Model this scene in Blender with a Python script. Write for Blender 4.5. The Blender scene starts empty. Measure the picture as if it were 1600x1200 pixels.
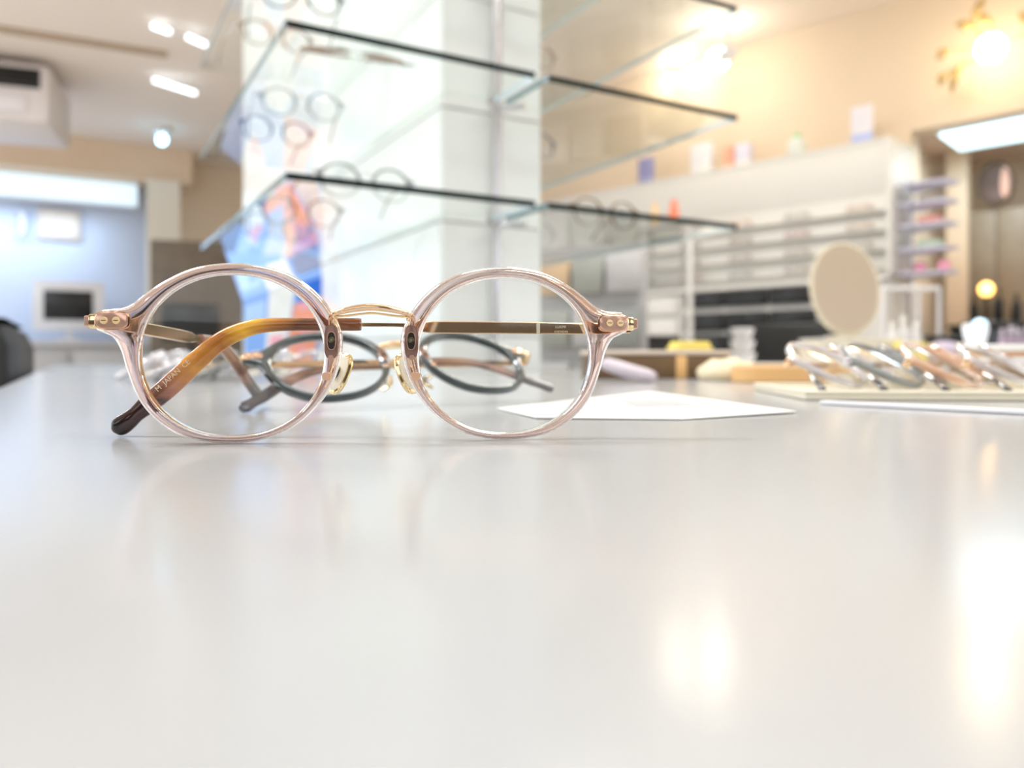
import bpy, math, random
from mathutils import Vector, Matrix, Euler
random.seed(7)
SC = bpy.context.scene
COL = SC.collection
R = math.radians
# ------------------------------------------------------------------ camera, world, exposure
T = 0.75                 # height of the white table top
CZ = T + 0.021           # lens height
F = 1200.0               # focal length in pixels of the 1600x1200 frame
HOR = 555.0              # image row of the horizon
cam = bpy.data.cameras.new('camera'); camo = bpy.data.objects.new('camera', cam); COL.objects.link(camo)
camo.location = (0, 0, CZ); camo.rotation_euler = (R(90), 0, 0)
cam.sensor_width = 36.0; cam.lens = F/1600*36.0; cam.shift_y = -(600-HOR)/1600
cam.clip_start = 0.004; cam.clip_end = 60
cam.dof.use_dof = True; cam.dof.focus_distance = 0.188; cam.dof.aperture_fstop = 11.0
SC.camera = camo
SC.view_settings.view_transform = 'Standard'; SC.view_settings.look = 'None'
SC.view_settings.gamma = 1.0; SC.view_settings.use_curve_mapping = False
SC.view_settings.exposure = 0.62
w = bpy.data.worlds.new('world'); SC.world = w; w.use_nodes = True
w.node_tree.nodes['Background'].inputs[0].default_value = (0.95, 0.98, 1.0, 1)
w.node_tree.nodes['Background'].inputs[1].default_value = 1.15
try:
    SC.cycles.transparent_max_bounces = 32
    SC.cycles.max_bounces = 10; SC.cycles.transmission_bounces = 8
    SC.cycles.sample_clamp_indirect = 6.0; SC.cycles.blur_glossy = 0.6
    SC.cycles.use_denoising = True
except Exception:
    pass

def P(x, y, D):          # a point of the place at depth D seen at an image position
    return Vector(((x-800)/F*D, D, CZ + (HOR-y)/F*D))
def onT(x, y, z=T):      # the point of a horizontal surface of height z
    D = (z-CZ)*F/(HOR-y); return Vector(((x-800)/F*D, D, z))

TH = R(29.6)             # the table, the tiled partition and the glass shelves share these axes
AX_A = Vector((-math.sin(TH), math.cos(TH), 0)); AX_B = Vector((math.cos(TH), math.sin(TH), 0))
P0 = Vector((-0.235, 0.80, 0))
def UV(u, v, z=0.0):
    q = P0 + AX_B*u + AX_A*v; return Vector((q.x, q.y, z))
WA = Vector((1.89, 3.78, 0)); WC = Vector((-0.7071, 0.7071, 0)); WN = Vector((-0.7071, -0.7071, 0))
def RW(t, n, z=0.0):     # t along the cream wall (away), n out of it towards the room
    q = WA + WC*t + WN*n; return Vector((q.x, q.y, z))
WANG = math.atan2(WC.y, WC.x)     # heading of the cream wall
H = 2.52                 # ceiling height

# ------------------------------------------------------------------ lights
def light(name, kind, loc, energy, color, size=0.1, target=None, **kw):
    l = bpy.data.lights.new(name, kind); o = bpy.data.objects.new(name, l); COL.objects.link(o)
    o.location = loc; l.energy = energy; l.color = color
    if kind == 'AREA':
        l.shape = 'RECTANGLE'; l.size = size; l.size_y = kw.get('size_y', size)
    elif kind == 'SPOT':
        l.spot_size = R(kw.get('angle', 70)); l.spot_blend = 0.8; l.shadow_soft_size = size
    else:
        l.shadow_soft_size = size
    if target is not None:
        o.rotation_euler = (Vector(target)-Vector(loc)).to_track_quat('-Z', 'Y').to_euler()
    o['kind'] = 'helper'
    return o
# unseen fill lights at ceiling height, added to brighten table, tiles and walls
light('ceiling_fill_light', 'AREA', (0.3, 0.2, 2.49), 5, (0.98, 0.99, 1.0), 1.2, (0.3, 0.2, 0), size_y=0.3)
light('ceiling_fill_light', 'AREA', (-1.6, 0.4, 2.49), 31, (0.90, 0.95, 1.0), 1.2, (-1.6, .6, 0), size_y=0.3)
light('ceiling_fill_light', 'AREA', (-3.6, 2.6, 2.49), 40, (0.80, 0.89, 1.0), 1.2, (-3.6, 2.6, 0), size_y=0.3)
light('ceiling_fill_light', 'AREA', (0.6, 2.3, 2.49), 25, (1.0, 0.95, 0.88), 1.2, (0.8, 2.6, 0), size_y=0.3)

light('ceiling_fill_light', 'AREA', (1.3, -0.9, 2.49), 14, (0.98, 0.99, 1.0), 1.2, (1.3, -.9, 0), size_y=0.3)

# ------------------------------------------------------------------ materials
MATS = {}
def mat(name, color, rough=0.5, metal=0.0, var=0.06, scale=30.0, coat=0.0, trans=0.0, ior=1.45, emit=None, estr=0.0, spec=0.5, bump=0.0, bscale=200.0):
    if name in MATS: return MATS[name]
    m = bpy.data.materials.new(name); m.use_nodes = True
    nt = m.node_tree; b = nt.nodes['Principled BSDF']
    tc = nt.nodes.new('ShaderNodeTexCoord')
    nz = nt.nodes.new('ShaderNodeTexNoise'); nz.inputs['Scale'].default_value = scale
    nt.links.new(tc.outputs['Object'], nz.inputs['Vector'])
    mx = nt.nodes.new('ShaderNodeMix'); mx.data_type = 'RGBA'
    c = list(color)
    mx.inputs[6].default_value = [max(0, k*(1-var)) for k in c]+[1]
    mx.inputs[7].default_value = [min(1, k*(1+var)) for k in c]+[1]
    nt.links.new(nz.outputs['Fac'], mx.inputs[0]); nt.links.new(mx.outputs[2], b.inputs['Base Color'])
    b.inputs['Roughness'].default_value = rough; b.inputs['Metallic'].default_value = metal
    b.inputs['Coat Weight'].default_value = coat; b.inputs['Coat Roughness'].default_value = 0.05
    b.inputs['Transmission Weight'].default_value = trans; b.inputs['IOR'].default_value = ior
    b.inputs['Specular IOR Level'].default_value = spec
    if emit:
        b.inputs['Emission Color'].default_value = list(emit)+[1]; b.inputs['Emission Strength'].default_value = estr
    if bump:
        n2 = nt.nodes.new('ShaderNodeTexNoise'); n2.inputs['Scale'].default_value = bscale
        bp = nt.nodes.new('ShaderNodeBump'); bp.inputs['Strength'].default_value = bump; bp.inputs['Distance'].default_value = 0.002
        nt.links.new(tc.outputs['Object'], n2.inputs['Vector']); nt.links.new(n2.outputs['Fac'], bp.inputs['Height'])
        nt.links.new(bp.outputs['Normal'], b.inputs['Normal'])
    MATS[name] = m; return m
def glassmat(name, tint, ior=1.5, rough=0.0, gloss=(1, 1, 1)):
    if name in MATS: return MATS[name]
    m = bpy.data.materials.new(name); m.use_nodes = True; nt = m.node_tree; nt.nodes.clear()
    out = nt.nodes.new('ShaderNodeOutputMaterial'); mix = nt.nodes.new('ShaderNodeMixShader')
    tr = nt.nodes.new('ShaderNodeBsdfTransparent'); gl = nt.nodes.new('ShaderNodeBsdfGlossy'); fr = nt.nodes.new('ShaderNodeFresnel')
    ge = nt.nodes.new('ShaderNodeNewGeometry'); mr = nt.nodes.new('ShaderNodeMapRange')
    mr.inputs['To Min'].default_value = ior; mr.inputs['To Max'].default_value = 1.0
    nt.links.new(ge.outputs['Backfacing'], mr.inputs['Value']); nt.links.new(mr.outputs[0], fr.inputs['IOR'])
    tr.inputs['Color'].default_value = list(tint)+[1]
    gl.inputs['Roughness'].default_value = rough; gl.inputs['Color'].default_value = list(gloss)+[1]
    nt.links.new(fr.outputs[0], mix.inputs[0]); nt.links.new(tr.outputs[0], mix.inputs[1]); nt.links.new(gl.outputs[0], mix.inputs[2])
    nt.links.new(mix.outputs[0], out.inputs[0]); MATS[name] = m; return m
def rampmat(name, stops, rough=0.12, coat=0.6, streak=0.25, trans=0.0):   # pigment that changes along the length of a piece
    if name in MATS: return MATS[name]
    m = bpy.data.materials.new(name); m.use_nodes = True; nt = m.node_tree; b = nt.nodes['Principled BSDF']
    at = nt.nodes.new('ShaderNodeAttribute'); at.attribute_name = 'along'
    tc = nt.nodes.new('ShaderNodeTexCoord'); nz = nt.nodes.new('ShaderNodeTexNoise'); nz.inputs['Scale'].default_value = 120; nz.inputs['Detail'].default_value = 3
    mp = nt.nodes.new('ShaderNodeMapping'); mp.inputs['Scale'].default_value = (0.5, 1, 2.2)
    nt.links.new(tc.outputs['Object'], mp.inputs[0]); nt.links.new(mp.outputs[0], nz.inputs['Vector'])
    ma = nt.nodes.new('ShaderNodeMath'); ma.operation = 'MULTIPLY_ADD'; ma.inputs[1].default_value = streak; ma.inputs[2].default_value = -streak*0.5
    nt.links.new(nz.outputs['Fac'], ma.inputs[0])
    ad = nt.nodes.new('ShaderNodeMath'); ad.operation = 'ADD'; nt.links.new(at.outputs['Fac'], ad.inputs[0]); nt.links.new(ma.outputs[0], ad.inputs[1])
    cr = nt.nodes.new('ShaderNodeValToRGB')
    el = cr.color_ramp.elements
    while len(el) > 1: el.remove(el[-1])
    el[0].position = stops[0][0]; el[0].color = list(stops[0][1])+[1]
    for p_, c_ in stops[1:]:
        e = el.new(p_); e.color = list(c_)+[1]
    nt.links.new(ad.outputs[0], cr.inputs[0]); nt.links.new(cr.outputs[0], b.inputs['Base Color'])
    b.inputs['Roughness'].default_value = rough; b.inputs['Coat Weight'].default_value = coat; b.inputs['Coat Roughness'].default_value = 0.04
    b.inputs['Transmission Weight'].default_value = trans
    MATS[name] = m; return m

M_table = mat('white_laminate', (0.475, 0.482, 0.485), 0.17, var=0.015, scale=6)
M_acet = mat('crystal_acetate', (0.76, 0.60, 0.57), 0.03, trans=1.0, ior=1.46, var=0.02)
M_gold = mat('rose_gold', (0.93, 0.66, 0.42), 0.13, 1.0, var=0.05, scale=200)
M_gold2 = mat('yellow_gold', (0.96, 0.76, 0.44), 0.12, 1.0, var=0.05, scale=200)
M_brown = mat('copper_brown_plate', (0.24, 0.135, 0.105), 0.25, 0.4, var=0.15, scale=300)
M_copper = mat('copper_plate', (0.80, 0.50, 0.38), 0.2, 0.6, var=0.1, scale=300)
M_rivet = mat('rivet_gold', (1.0, 0.74, 0.40), 0.35, 0.25)
M_dark = mat('dark_metal', (0.04, 0.035, 0.03), 0.3, 0.6)
M_lens = glassmat('lens_glass', (0.985, 0.99, 0.99), 1.42)
M_tort = rampmat('tortoise', [(0.0, (.22, .075, .025)), (0.20, (.16, .05, .015)), (0.30, (.55, .21, .03)), (0.40, (.95, .50, .04)), (0.50, (.45, .15, .02)),
                              (0.64, (.78, .34, .06)), (0.74, (.50, .21, .13)), (0.82, (.05, .014, .01)), (1.0, (.016, .007, .007))], coat=.25, streak=.2)
M_tort2 = rampmat('tortoise_dark', [(0.0, (.35, .2, .13)), (0.35, (.42, .22, .12)), (0.5, (.2, .1, .07)), (0.62, (.42, .24, .18)), (0.78, (.12, .1, .1)), (1.0, (.07, .07, .08))])
M_letter = mat('gold_print', (1.0, 0.86, 0.62), 0.35, 0.4)
M_grey_ac = mat('smoke_green_acetate', (0.035, 0.055, 0.06), 0.06, trans=0.12, var=0.25, scale=90, coat=0.5)
M_glass = glassmat('shelf_glass', (0.965, 0.985, 0.975), 1.45)
M_edge = mat('green_glass_edge', (0.005, 0.016, 0.015), 0.2, spec=0.12)
M_edge2 = mat('teal_glass_edge', (0.16, 0.25, 0.27), 0.15)
M_edge3 = mat('caught_light_edge', (0.75, 0.88, 0.95), 0.1, trans=0.3)  # light caught by the shelf end edges, put into a pale colour
M_tile = mat('white_glazed_tile', (0.92, 0.94, 0.91), 0.12, var=0.02, scale=8)
M_grout = mat('grout', (0.66, 0.66, 0.63), 0.8)
M_chrome = mat('brushed_steel', (0.72, 0.70, 0.72), 0.25, 1.0)
M_cream = mat('cream_wall', (0.75, 0.62, 0.475), 0.75, var=0.03, scale=3)
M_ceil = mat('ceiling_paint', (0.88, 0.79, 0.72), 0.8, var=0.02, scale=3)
M_bluewall = mat('pale_blue_wall', (0.66, 0.74, 0.90), 0.7, var=0.02, scale=2)
M_white = mat('white_paint', (0.84, 0.83, 0.80), 0.45, var=0.02)
M_whitep = mat('white_plastic', (0.82, 0.82, 0.84), 0.3, var=0.02)
M_black = mat('black_plastic', (0.012, 0.013, 0.014), 0.35)
M_blackl = mat('black_leather', (0.012, 0.013, 0.014), 0.45, bump=0.3, bscale=400)
M_grey = mat('grey_fabric', (0.42, 0.42, 0.43), 0.8, var=0.1)
M_brownw = mat('brown_wood', (0.17, 0.10, 0.045), 0.45, var=0.25, scale=25)
M_tanw = mat('tan_wood', (0.85, 0.52, 0.22), 0.45, var=0.1, scale=30)
M_beige = mat('beige_panel', (0.80, 0.62, 0.45), 0.6)
M_floor = mat('floor_vinyl', (0.78, 0.72, 0.64), 0.35, var=0.06, scale=5)
M_paper = mat('paper', (0.88, 0.88, 0.84), 0.6, var=0.01)
M_ink = mat('pencil_ink', (0.55, 0.55, 0.58), 0.7)
M_creamp = mat('cream_plastic', (0.86, 0.80, 0.64), 0.4)

# ------------------------------------------------------------------ mesh helpers
def link(name, me, m, parent=None, smooth=False):
    o = bpy.data.objects.new(name, me); COL.objects.link(o)
    if m is not None and not me.materials: me.materials.append(m)
    if smooth:
        for p in me.polygons: p.use_smooth = True
    if parent is not None: o.parent = parent
    return o
def mesh(name, vs, fs, m, parent=None, smooth=False):
    me = bpy.data.meshes.new(name); me.from_pydata([tuple(v) for v in vs], [], fs); me.update()
    return link(name, me, m, parent, smooth)
def setang(o, ang=35):
    me = o.data
    for p in me.polygons: p.use_smooth = True
    try: me.set_sharp_from_angle(angle=R(ang))
    except Exception: pass
    return o
def tag(o, label=None, cat=None, group=None, kind=None):
    if label: o['label'] = label
    if cat: o['category'] = cat
    if group: o['group'] = group
    if kind: o['kind'] = kind
    return o
def empty(name, loc, rz=0.0, label=None, cat=None, group=None, rot=None):
    o = bpy.data.objects.new(name, None); COL.objects.link(o); o.location = loc
    o.rotation_euler = rot if rot is not None else (0, 0, rz); o.empty_display_size = 0.02
    return tag(o, label, cat, group)
def bevbox(sx, sy, sz, c=(0, 0, 0), b=0.0):
    """box of full size (sx,sy,sz) about c with chamfered edges"""
    b = min(b, sx*.45, sy*.45, sz*.45)
    hx, hy, hz = sx/2, sy/2, sz/2
    if b <= 0:
        vs = [(x*hx+c[0], y*hy+c[1], z*hz+c[2]) for x in (-1, 1) for y in (-1, 1) for z in (-1, 1)]
        return vs, [(0, 1, 3, 2), (4, 6, 7, 5), (0, 4, 5, 1), (2, 3, 7, 6), (0, 2, 6, 4), (1, 5, 7, 3)]
    def ring(ix, iy, z):
        k = b*0.29
        return [(hx-ix-b, -(hy-iy), z), (hx-ix-k, -(hy-iy-k), z), (hx-ix, -(hy-iy-b), z), (hx-ix, hy-iy-b, z), (hx-ix-k, hy-iy-k, z), (hx-ix-b, hy-iy, z),
                (-(hx-ix-b), hy-iy, z), (-(hx-ix-k), hy-iy-k, z), (-(hx-ix), hy-iy-b, z), (-(hx-ix), -(hy-iy-b), z), (-(hx-ix-k), -(hy-iy-k), z), (-(hx-ix-b), -(hy-iy), z)]
    q = b*0.3
    rings = [ring(b*.99, b*.99, -hz), ring(q, q, -hz+q), ring(0, 0, -hz+b), ring(0, 0, hz-b), ring(q, q, hz-q), ring(b*.99, b*.99, hz)]
    vs = [(x+c[0], y+c[1], z+c[2]) for r in rings for (x, y, z) in r]; fs = []
    for i in range(5):
        for j in range(12):
            fs.append((i*12+j, i*12+(j+1) % 12, (i+1)*12+(j+1) % 12, (i+1)*12+j))
    fs.append(tuple(range(11, -1, -1))); fs.append(tuple(60+j for j in range(12)))
    return vs, fs
def box(name, size, c, m, parent=None, b=0.0, rz=0.0):
    vs, fs = bevbox(*size, (0, 0, 0), b)
    o = mesh(name, vs, fs, m, parent); o.location = c; o.rotation_euler = (0, 0, rz)
    return setang(o) if b > 0 else o
def prism(name, poly, z0, z1, m, parent=None, b=0.0):
    """vertical prism over a plan polygon given counter-clockwise"""
    n = len(poly)
    vs = [(p[0], p[1], z0) for p in poly]+[(p[0], p[1], z1) for p in poly]
    fs = [tuple(range(n-1, -1, -1)), tuple(range(n, 2*n))]+[(i, (i+1) % n, n+(i+1) % n, n+i) for i in range(n)]
    o = mesh(name, vs, fs, m, parent)
    if b > 0:
        md = o.modifiers.new('edge', 'BEVEL'); md.width = b; md.segments = 2; md.limit_method = 'ANGLE'
    return o
def lathe(name, prof, m, parent=None, n=24, sharp=40):
    vs, fs = [], []
    for r, z in prof:
        for k in range(n): vs.append((r*math.cos(2*math.pi*k/n), r*math.sin(2*math.pi*k/n), z))
    for i in range(len(prof)-1):
        for k in range(n): fs.append((i*n+k, i*n+(k+1) % n, (i+1)*n+(k+1) % n, (i+1)*n+k))
    fs.append(tuple(range(n-1, -1, -1))); fs.append(tuple((len(prof)-1)*n+k for k in range(n)))
    return setang(mesh(name, vs, fs, m, parent), sharp)
def sgp(a, e): return math.copysign(abs(a)**e, a)
def catmull(pts, sub):
    """smooth tuples of any length"""
    out = []; n = len(pts)
    for i in range(n-1):
        p0 = pts[max(i-1, 0)]; p1 = pts[i]; p2 = pts[i+1]; p3 = pts[min(i+2, n-1)]
        for k in range(sub):
            t = k/sub
            out.append(tuple(0.5*((2*b)+(-a+c)*t+(2*a-5*b+4*c-d)*t*t+(-a+3*b-3*c+d)*t**3) for a, b, c, d in zip(p0, p1, p2, p3)))
    out.append(tuple(pts[-1])); return out
RECT = [(1, -.7), (1, .7), (.86, 1), (-.86, 1), (-1, .7), (-1, -.7), (-.86, -1), (.86, -1)]
def sweep(name, path, m, parent=None, binormal=None, n=12, e=0.75, sub=0, smooth=True, rect=False):
    """path: tuples (x,y,z,half height in the plane,half thickness along the binormal); closed ends; stores 'along' 0..1"""
    if sub: path = catmull(path, sub)
    if rect: n = 8
    pts = [Vector(p[:3]) for p in path]; N = len(pts)
    L = [0.0]
    for i in range(1, N): L.append(L[-1]+(pts[i]-pts[i-1]).length)
    vs, fs, al = [], [], []
    ref = Vector(binormal).normalized() if binormal is not None else None
    prev = None
    for i in range(N):
        t = (pts[min(i+1, N-1)]-pts[max(i-1, 0)]).normalized()
        if ref is not None:
            bn = (ref - t*ref.dot(t)).normalized()
        else:
            if prev is None:
                g = Vector((0, 0, 1)) if abs(t.z) < 0.9 else Vector((1, 0, 0))
                prev = g
            bn = (prev - t*prev.dot(t)).normalized(); prev = bn
        nn = bn.cross(t)
        h, w_ = path[i][3], path[i][4]
        for k in range(n):
            a = 2*math.pi*k/n
            ca, sa = RECT[k] if rect else (sgp(math.cos(a), e), sgp(math.sin(a), e))
            vs.append(pts[i]+nn*(h*ca)+bn*(w_*sa)); al.append(L[i]/L[-1])
    for i in range(N-1):
        for k in range(n): fs.append((i*n+k, i*n+(k+1) % n, (i+1)*n+(k+1) % n, (i+1)*n+k))
    fs.append(tuple(range(n-1, -1, -1))); fs.append(tuple((N-1)*n+k for k in range(n)))
    o = mesh(name, vs, fs, m, parent)
    at = o.data.attributes.new('along', 'FLOAT', 'POINT')
    at.data.foreach_set('value', al)
    return setang(o, 28 if rect else 50) if smooth else o
def rod(name, a, b, r, m, parent=None, n=10):
    return sweep(name, [(*a, r, r), (*b, r, r)], m, parent, n=n, e=1.0)
def ellipsoid(name, c, r, m, parent=None, n=16, k=10):
    vs, fs = [], []
    for i in range(1, k):
        a = math.pi*i/k
        for j in range(n):
            vs.append((c[0]+r[0]*math.sin(a)*math.cos(2*math.pi*j/n), c[1]+r[1]*math.sin(a)*math.sin(2*math.pi*j/n), c[2]-r[2]*math.cos(a)))
    top = len(vs); vs.append((c[0], c[1], c[2]+r[2])); bot = len(vs); vs.append((c[0], c[1], c[2]-r[2]))
    for i in range(k-2):
        for j in range(n): fs.append((i*n+j, i*n+(j+1) % n, (i+1)*n+(j+1) % n, (i+1)*n+j))
    for j in range(n):
        fs.append((bot, (j+1) % n, j)); fs.append((top, (k-2)*n+j, (k-2)*n+(j+1) % n))
    return mesh(name, vs, fs, m, parent, True)
def text_mesh(name, s, size, m, parent, origin, xdir, ydir, ext=0.00003):
    cu = bpy.data.curves.new(name, 'FONT'); cu.body = s; cu.size = size; cu.extrude = ext; cu.resolution_u = 2
    cu.align_x = 'CENTER'; cu.align_y = 'CENTER'
    tmp = bpy.data.objects.new(name, cu); COL.objects.link(tmp)
    me = bpy.data.meshes.new_from_object(tmp.evaluated_get(bpy.context.evaluated_depsgraph_get()))
    bpy.data.objects.remove(tmp)
    xd = Vector(xdir).normalized(); yd = Vector(ydir); yd = (yd-xd*yd.dot(xd)).normalized(); zd = xd.cross(yd)
    me.transform(Matrix(((xd.x, yd.x, zd.x, origin[0]), (xd.y, yd.y, zd.y, origin[1]), (xd.z, yd.z, zd.z, origin[2]), (0, 0, 0, 1))))
    me.materials.clear(); me.materials.append(m)
    return link(name, me, m, parent)
def copy_tree(o, parent=None):
    c = o.copy(); COL.objects.link(c); c.parent = parent
    for ch in list(o.children): copy_tree(ch, c)
    return c
def tree(o):
    yield o
    for ch in o.children: yield from tree(ch)
def rest(root, z):
    """lower or lift a thing so that its lowest point lies on height z"""
    bpy.context.view_layer.update()
    lo = min((o.matrix_world @ v.co).z for o in tree(root) if o.type == 'MESH' for v in o.data.vertices)
    root.location.z += z-lo+0.0002
    return root

# ------------------------------------------------------------------ the room
s = box('floor', (16, 16, 0.06), (0, 4, -0.03), M_floor); tag(s, kind='structure')
FW = Vector((-3.79, 6.5, 0))                                   # a point of the far wall, which runs along AX_B
def FWp(sx, n=0.0, z=0.0):
    q = FW + AX_B*sx - AX_A*n; return Vector((q.x, q.y, z))
def slab(name, a, b, th, z0, z1, m, parent=None):              # upright slab between two plan points; thickness to the left of a->b
    a = Vector((a[0], a[1], 0)); b = Vector((b[0], b[1], 0)); d = (b-a).normalized(); nrm = Vector((-d.y, d.x, 0))*th
    return prism(name, [a, b, b+nrm, a+nrm], z0, z1, m, parent)
tag(slab('wall_back', FWp(-3.0), FWp(6.4), 0.12, 0, H, M_bluewall), kind='structure')
tag(slab('wall_back_cream', FWp(.86, .03), FWp(6.3, .03), 0.025, 0, H-.002, M_cream), kind='structure')
tag(prism('ceiling', [(-6, -3.0), (6, -3.0), (6, 13), (-6, 13)], H, H+0.08, M_ceil), kind='structure')
# cream wall on the right with the alcove opening under a lintel
tag(slab('wall_right', RW(7.0, 0), RW(-0.07, 0), 0.12, 0, H, M_cream), kind='structure')
AH = 1.86
tag(slab('wall_right_lintel', RW(-0.07, 0), RW(-2.2, 0), 0.12, AH, H, M_cream), kind='structure')
tag(slab('wall_alcove_back', RW(0.6, -1.0), RW(-2.2, -1.0), 0.1, 0, AH, M_cream), kind='structure')
tag(slab('wall_alcove_side', RW(0.02, -0.125), RW(0.02, -1.0), 0.09, 0, AH, M_cream), kind='structure')
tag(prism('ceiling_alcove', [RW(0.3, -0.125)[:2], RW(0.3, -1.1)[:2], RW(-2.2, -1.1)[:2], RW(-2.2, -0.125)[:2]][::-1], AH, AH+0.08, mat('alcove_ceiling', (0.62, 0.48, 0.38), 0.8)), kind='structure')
# unseen dark wall with openings, added behind the viewer for dark reflections
M_front = mat('added_dark_wall', (0.06, 0.05, 0.045), 0.6)
tag(box('wall_added_front', (12, .12, 1.15), (0, -2.9, .575), M_front), kind='structure')
tag(box('wall_added_head', (12, .12, .32), (0, -2.9, H-.16), M_front), kind='structure')
for k, x in enumerate((-5.2, -2.15, 0.75, 3.4, 5.6)):
    tag(box('wall_added_pier', (.75, .12, H-.32-1.15), (x, -2.9, 1.15+(H-.32-1.15)/2), M_front), kind='structure')
# beam and lit valance along the far wall, column beside it, rail on the ceiling
tag(slab('trim_1', FWp(-3, 0.45), FWp(0.95, 0.45), 0.40, 2.24, H-0.002, M_beige), kind='structure')
tag(slab('trim_2', P(-60, 26, 4.0), P(262, 77, 4.42), 0.03, H-0.03, H-0.001, mat('brown_rail', (0.45, 0.34, 0.24), 0.6)), kind='structure')
tag(slab('trim_3', FWp(0.60, 0.50), FWp(0.85, 0.50), 0.10, 0, 2.238, mat('cream_column', (0.85, 0.80, 0.70), 0.6)), kind='structure')

# ------------------------------------------------------------------ tiled partition
part = tag(prism('wall_partition', [UV(.239, .134)[:2], UV(.388, .134)[:2], UV(.388, 1.53)[:2], UV(.239, 1.53)[:2]], 0, H-0.001, M_grout), kind='structure')
TS = 0.154; zrow = CZ+0.334-5*TS-0.77*0
rows = []
zz = CZ+0.334
while zz-TS > 0.0: zz -= TS
while zz < H-0.02:
    rows.append((max(zz, 0.004), min(zz+TS, H-0.004))); zz += TS
me_c = {}
def tile(u0, u1, v0, v1, z0, z1):
    key = (round(u1-u0, 4), round(v1-v0, 4), round(z1-z0, 4))
    if key not in me_c:
        vs, fs = bevbox(key[0], key[1], key[2], (0, 0, 0), 0.0012)
        me = bpy.data.meshes.new('tile'); me.from_pydata(vs, [], fs); me.materials.append(M_tile); me_c[key] = me
    o = bpy.data.objects.new('tile', me_c[key]); COL.objects.link(o)
    o.location = UV((u0+u1)/2, (v0+v1)/2, (z0+z1)/2); o.rotation_euler = (0, 0, TH); o.parent = part
for (z0, z1) in rows:
    g = 0.0012
    tile(.2362, .3908, .1290, .1345, z0+g, z1-g)                      # narrow front face
    for k in range(3):                                                # long left face
        tile(.2345, .2392, .1345+k*.4652+(g if k else 0), .1345+(k+1)*.4652-g, z0+g, z1-g)

# ------------------------------------------------------------------ the white table
tb = empty('display_table', UV(.0, -.3, 0), 0, 'white glossy display table in the foreground, under the clear-rimmed eyeglasses', 'table')
def inv(o, p): return o.matrix_basis.inverted() @ Vector(p)
tb.matrix_basis  # at rest
TPOLY = [(-.234, -1.02), (.90, -1.02), (.90, .126), (.228, .126), (.228, 1.10), (-.234, 1.10)]
def loc(o, p):
    p = Vector(p); return p-Vector(o.location)
pl = [loc(tb, UV(u, v)) for u, v in TPOLY]
prism('table_top', [p[:2] for p in pl], T-0.03, T, M_table, tb, b=0.0015)
for (u, v) in ((-.19, -.97), (.85, -.97), (.85, .07), (-.19, 1.05), (.18, 1.05), (-.19, .05)):
    c = loc(tb, UV(u, v)); box('leg', (.045, .045, T-0.03), (c.x, c.y, (T-0.03)/2), M_whitep, tb, .003, TH)

# ------------------------------------------------------------------ glass shelves and their upright
pole = empty('shelf_upright', UV(.312, .115, 0), 0, 'slim steel shelf upright in front of the white tiled partition', 'pole')
lathe('post', [(.0062, T+0.001), (.0062, H-0.002)], M_chrome, pole, 16)
LV = [CZ+.183, CZ+.342, CZ+.500, CZ+.658]
GT = 0.0078
def shelf(name, poly, z, label, pale):
    n = len(poly); vs = [UV(u, v, z) for u, v in poly]+[UV(u, v, z+GT) for u, v in poly]
    o0 = UV(poly[0][0], poly[0][1], z)
    e = empty('glass_shelf', o0, 0, label, 'shelf', 'glass display shelves around the tiled partition')
    vs = [p-o0 for p in vs]
    pane = mesh('pane', vs, [tuple(range(n-1, -1, -1)), tuple(range(n, 2*n))], M_glass, e)
    for i in range(n):
        j = (i+1) % n
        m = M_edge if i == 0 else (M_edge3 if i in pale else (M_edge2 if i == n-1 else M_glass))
        # polished edge with a small depth of its own
        a, b = vs[i], vs[j]; d = (b-a).normalized(); nn = Vector((d.y, -d.x, 0))*0.0006
        ev = [a, b, b+Vector((0, 0, GT)), a+Vector((0, 0, GT))]; ev2 = [p+nn for p in ev]
        mesh('edge', ev+ev2, [(3, 2, 1, 0), (4, 5, 6, 7), (0, 1, 5, 4), (1, 2, 6, 5), (2, 3, 7, 6), (3, 0, 4, 7)], m, e)
    return e
names = ['lowest', 'second', 'third', 'highest']
for i, z in enumerate(LV):
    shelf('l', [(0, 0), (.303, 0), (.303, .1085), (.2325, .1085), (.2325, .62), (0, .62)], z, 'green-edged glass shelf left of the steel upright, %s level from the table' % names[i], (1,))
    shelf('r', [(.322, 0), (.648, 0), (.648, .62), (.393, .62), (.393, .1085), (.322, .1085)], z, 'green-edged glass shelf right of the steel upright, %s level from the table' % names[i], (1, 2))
    for sgn, u0 in ((-1, .3045), (1, .3195)):
        a = UV(.312, .117, 0); q = UV(.312+sgn*.028, .085, 0)-a
        rod('bracket', (0, 0, z-.005), (q.x, q.y, z-.005), .0042, M_chrome, pole, 8)

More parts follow.
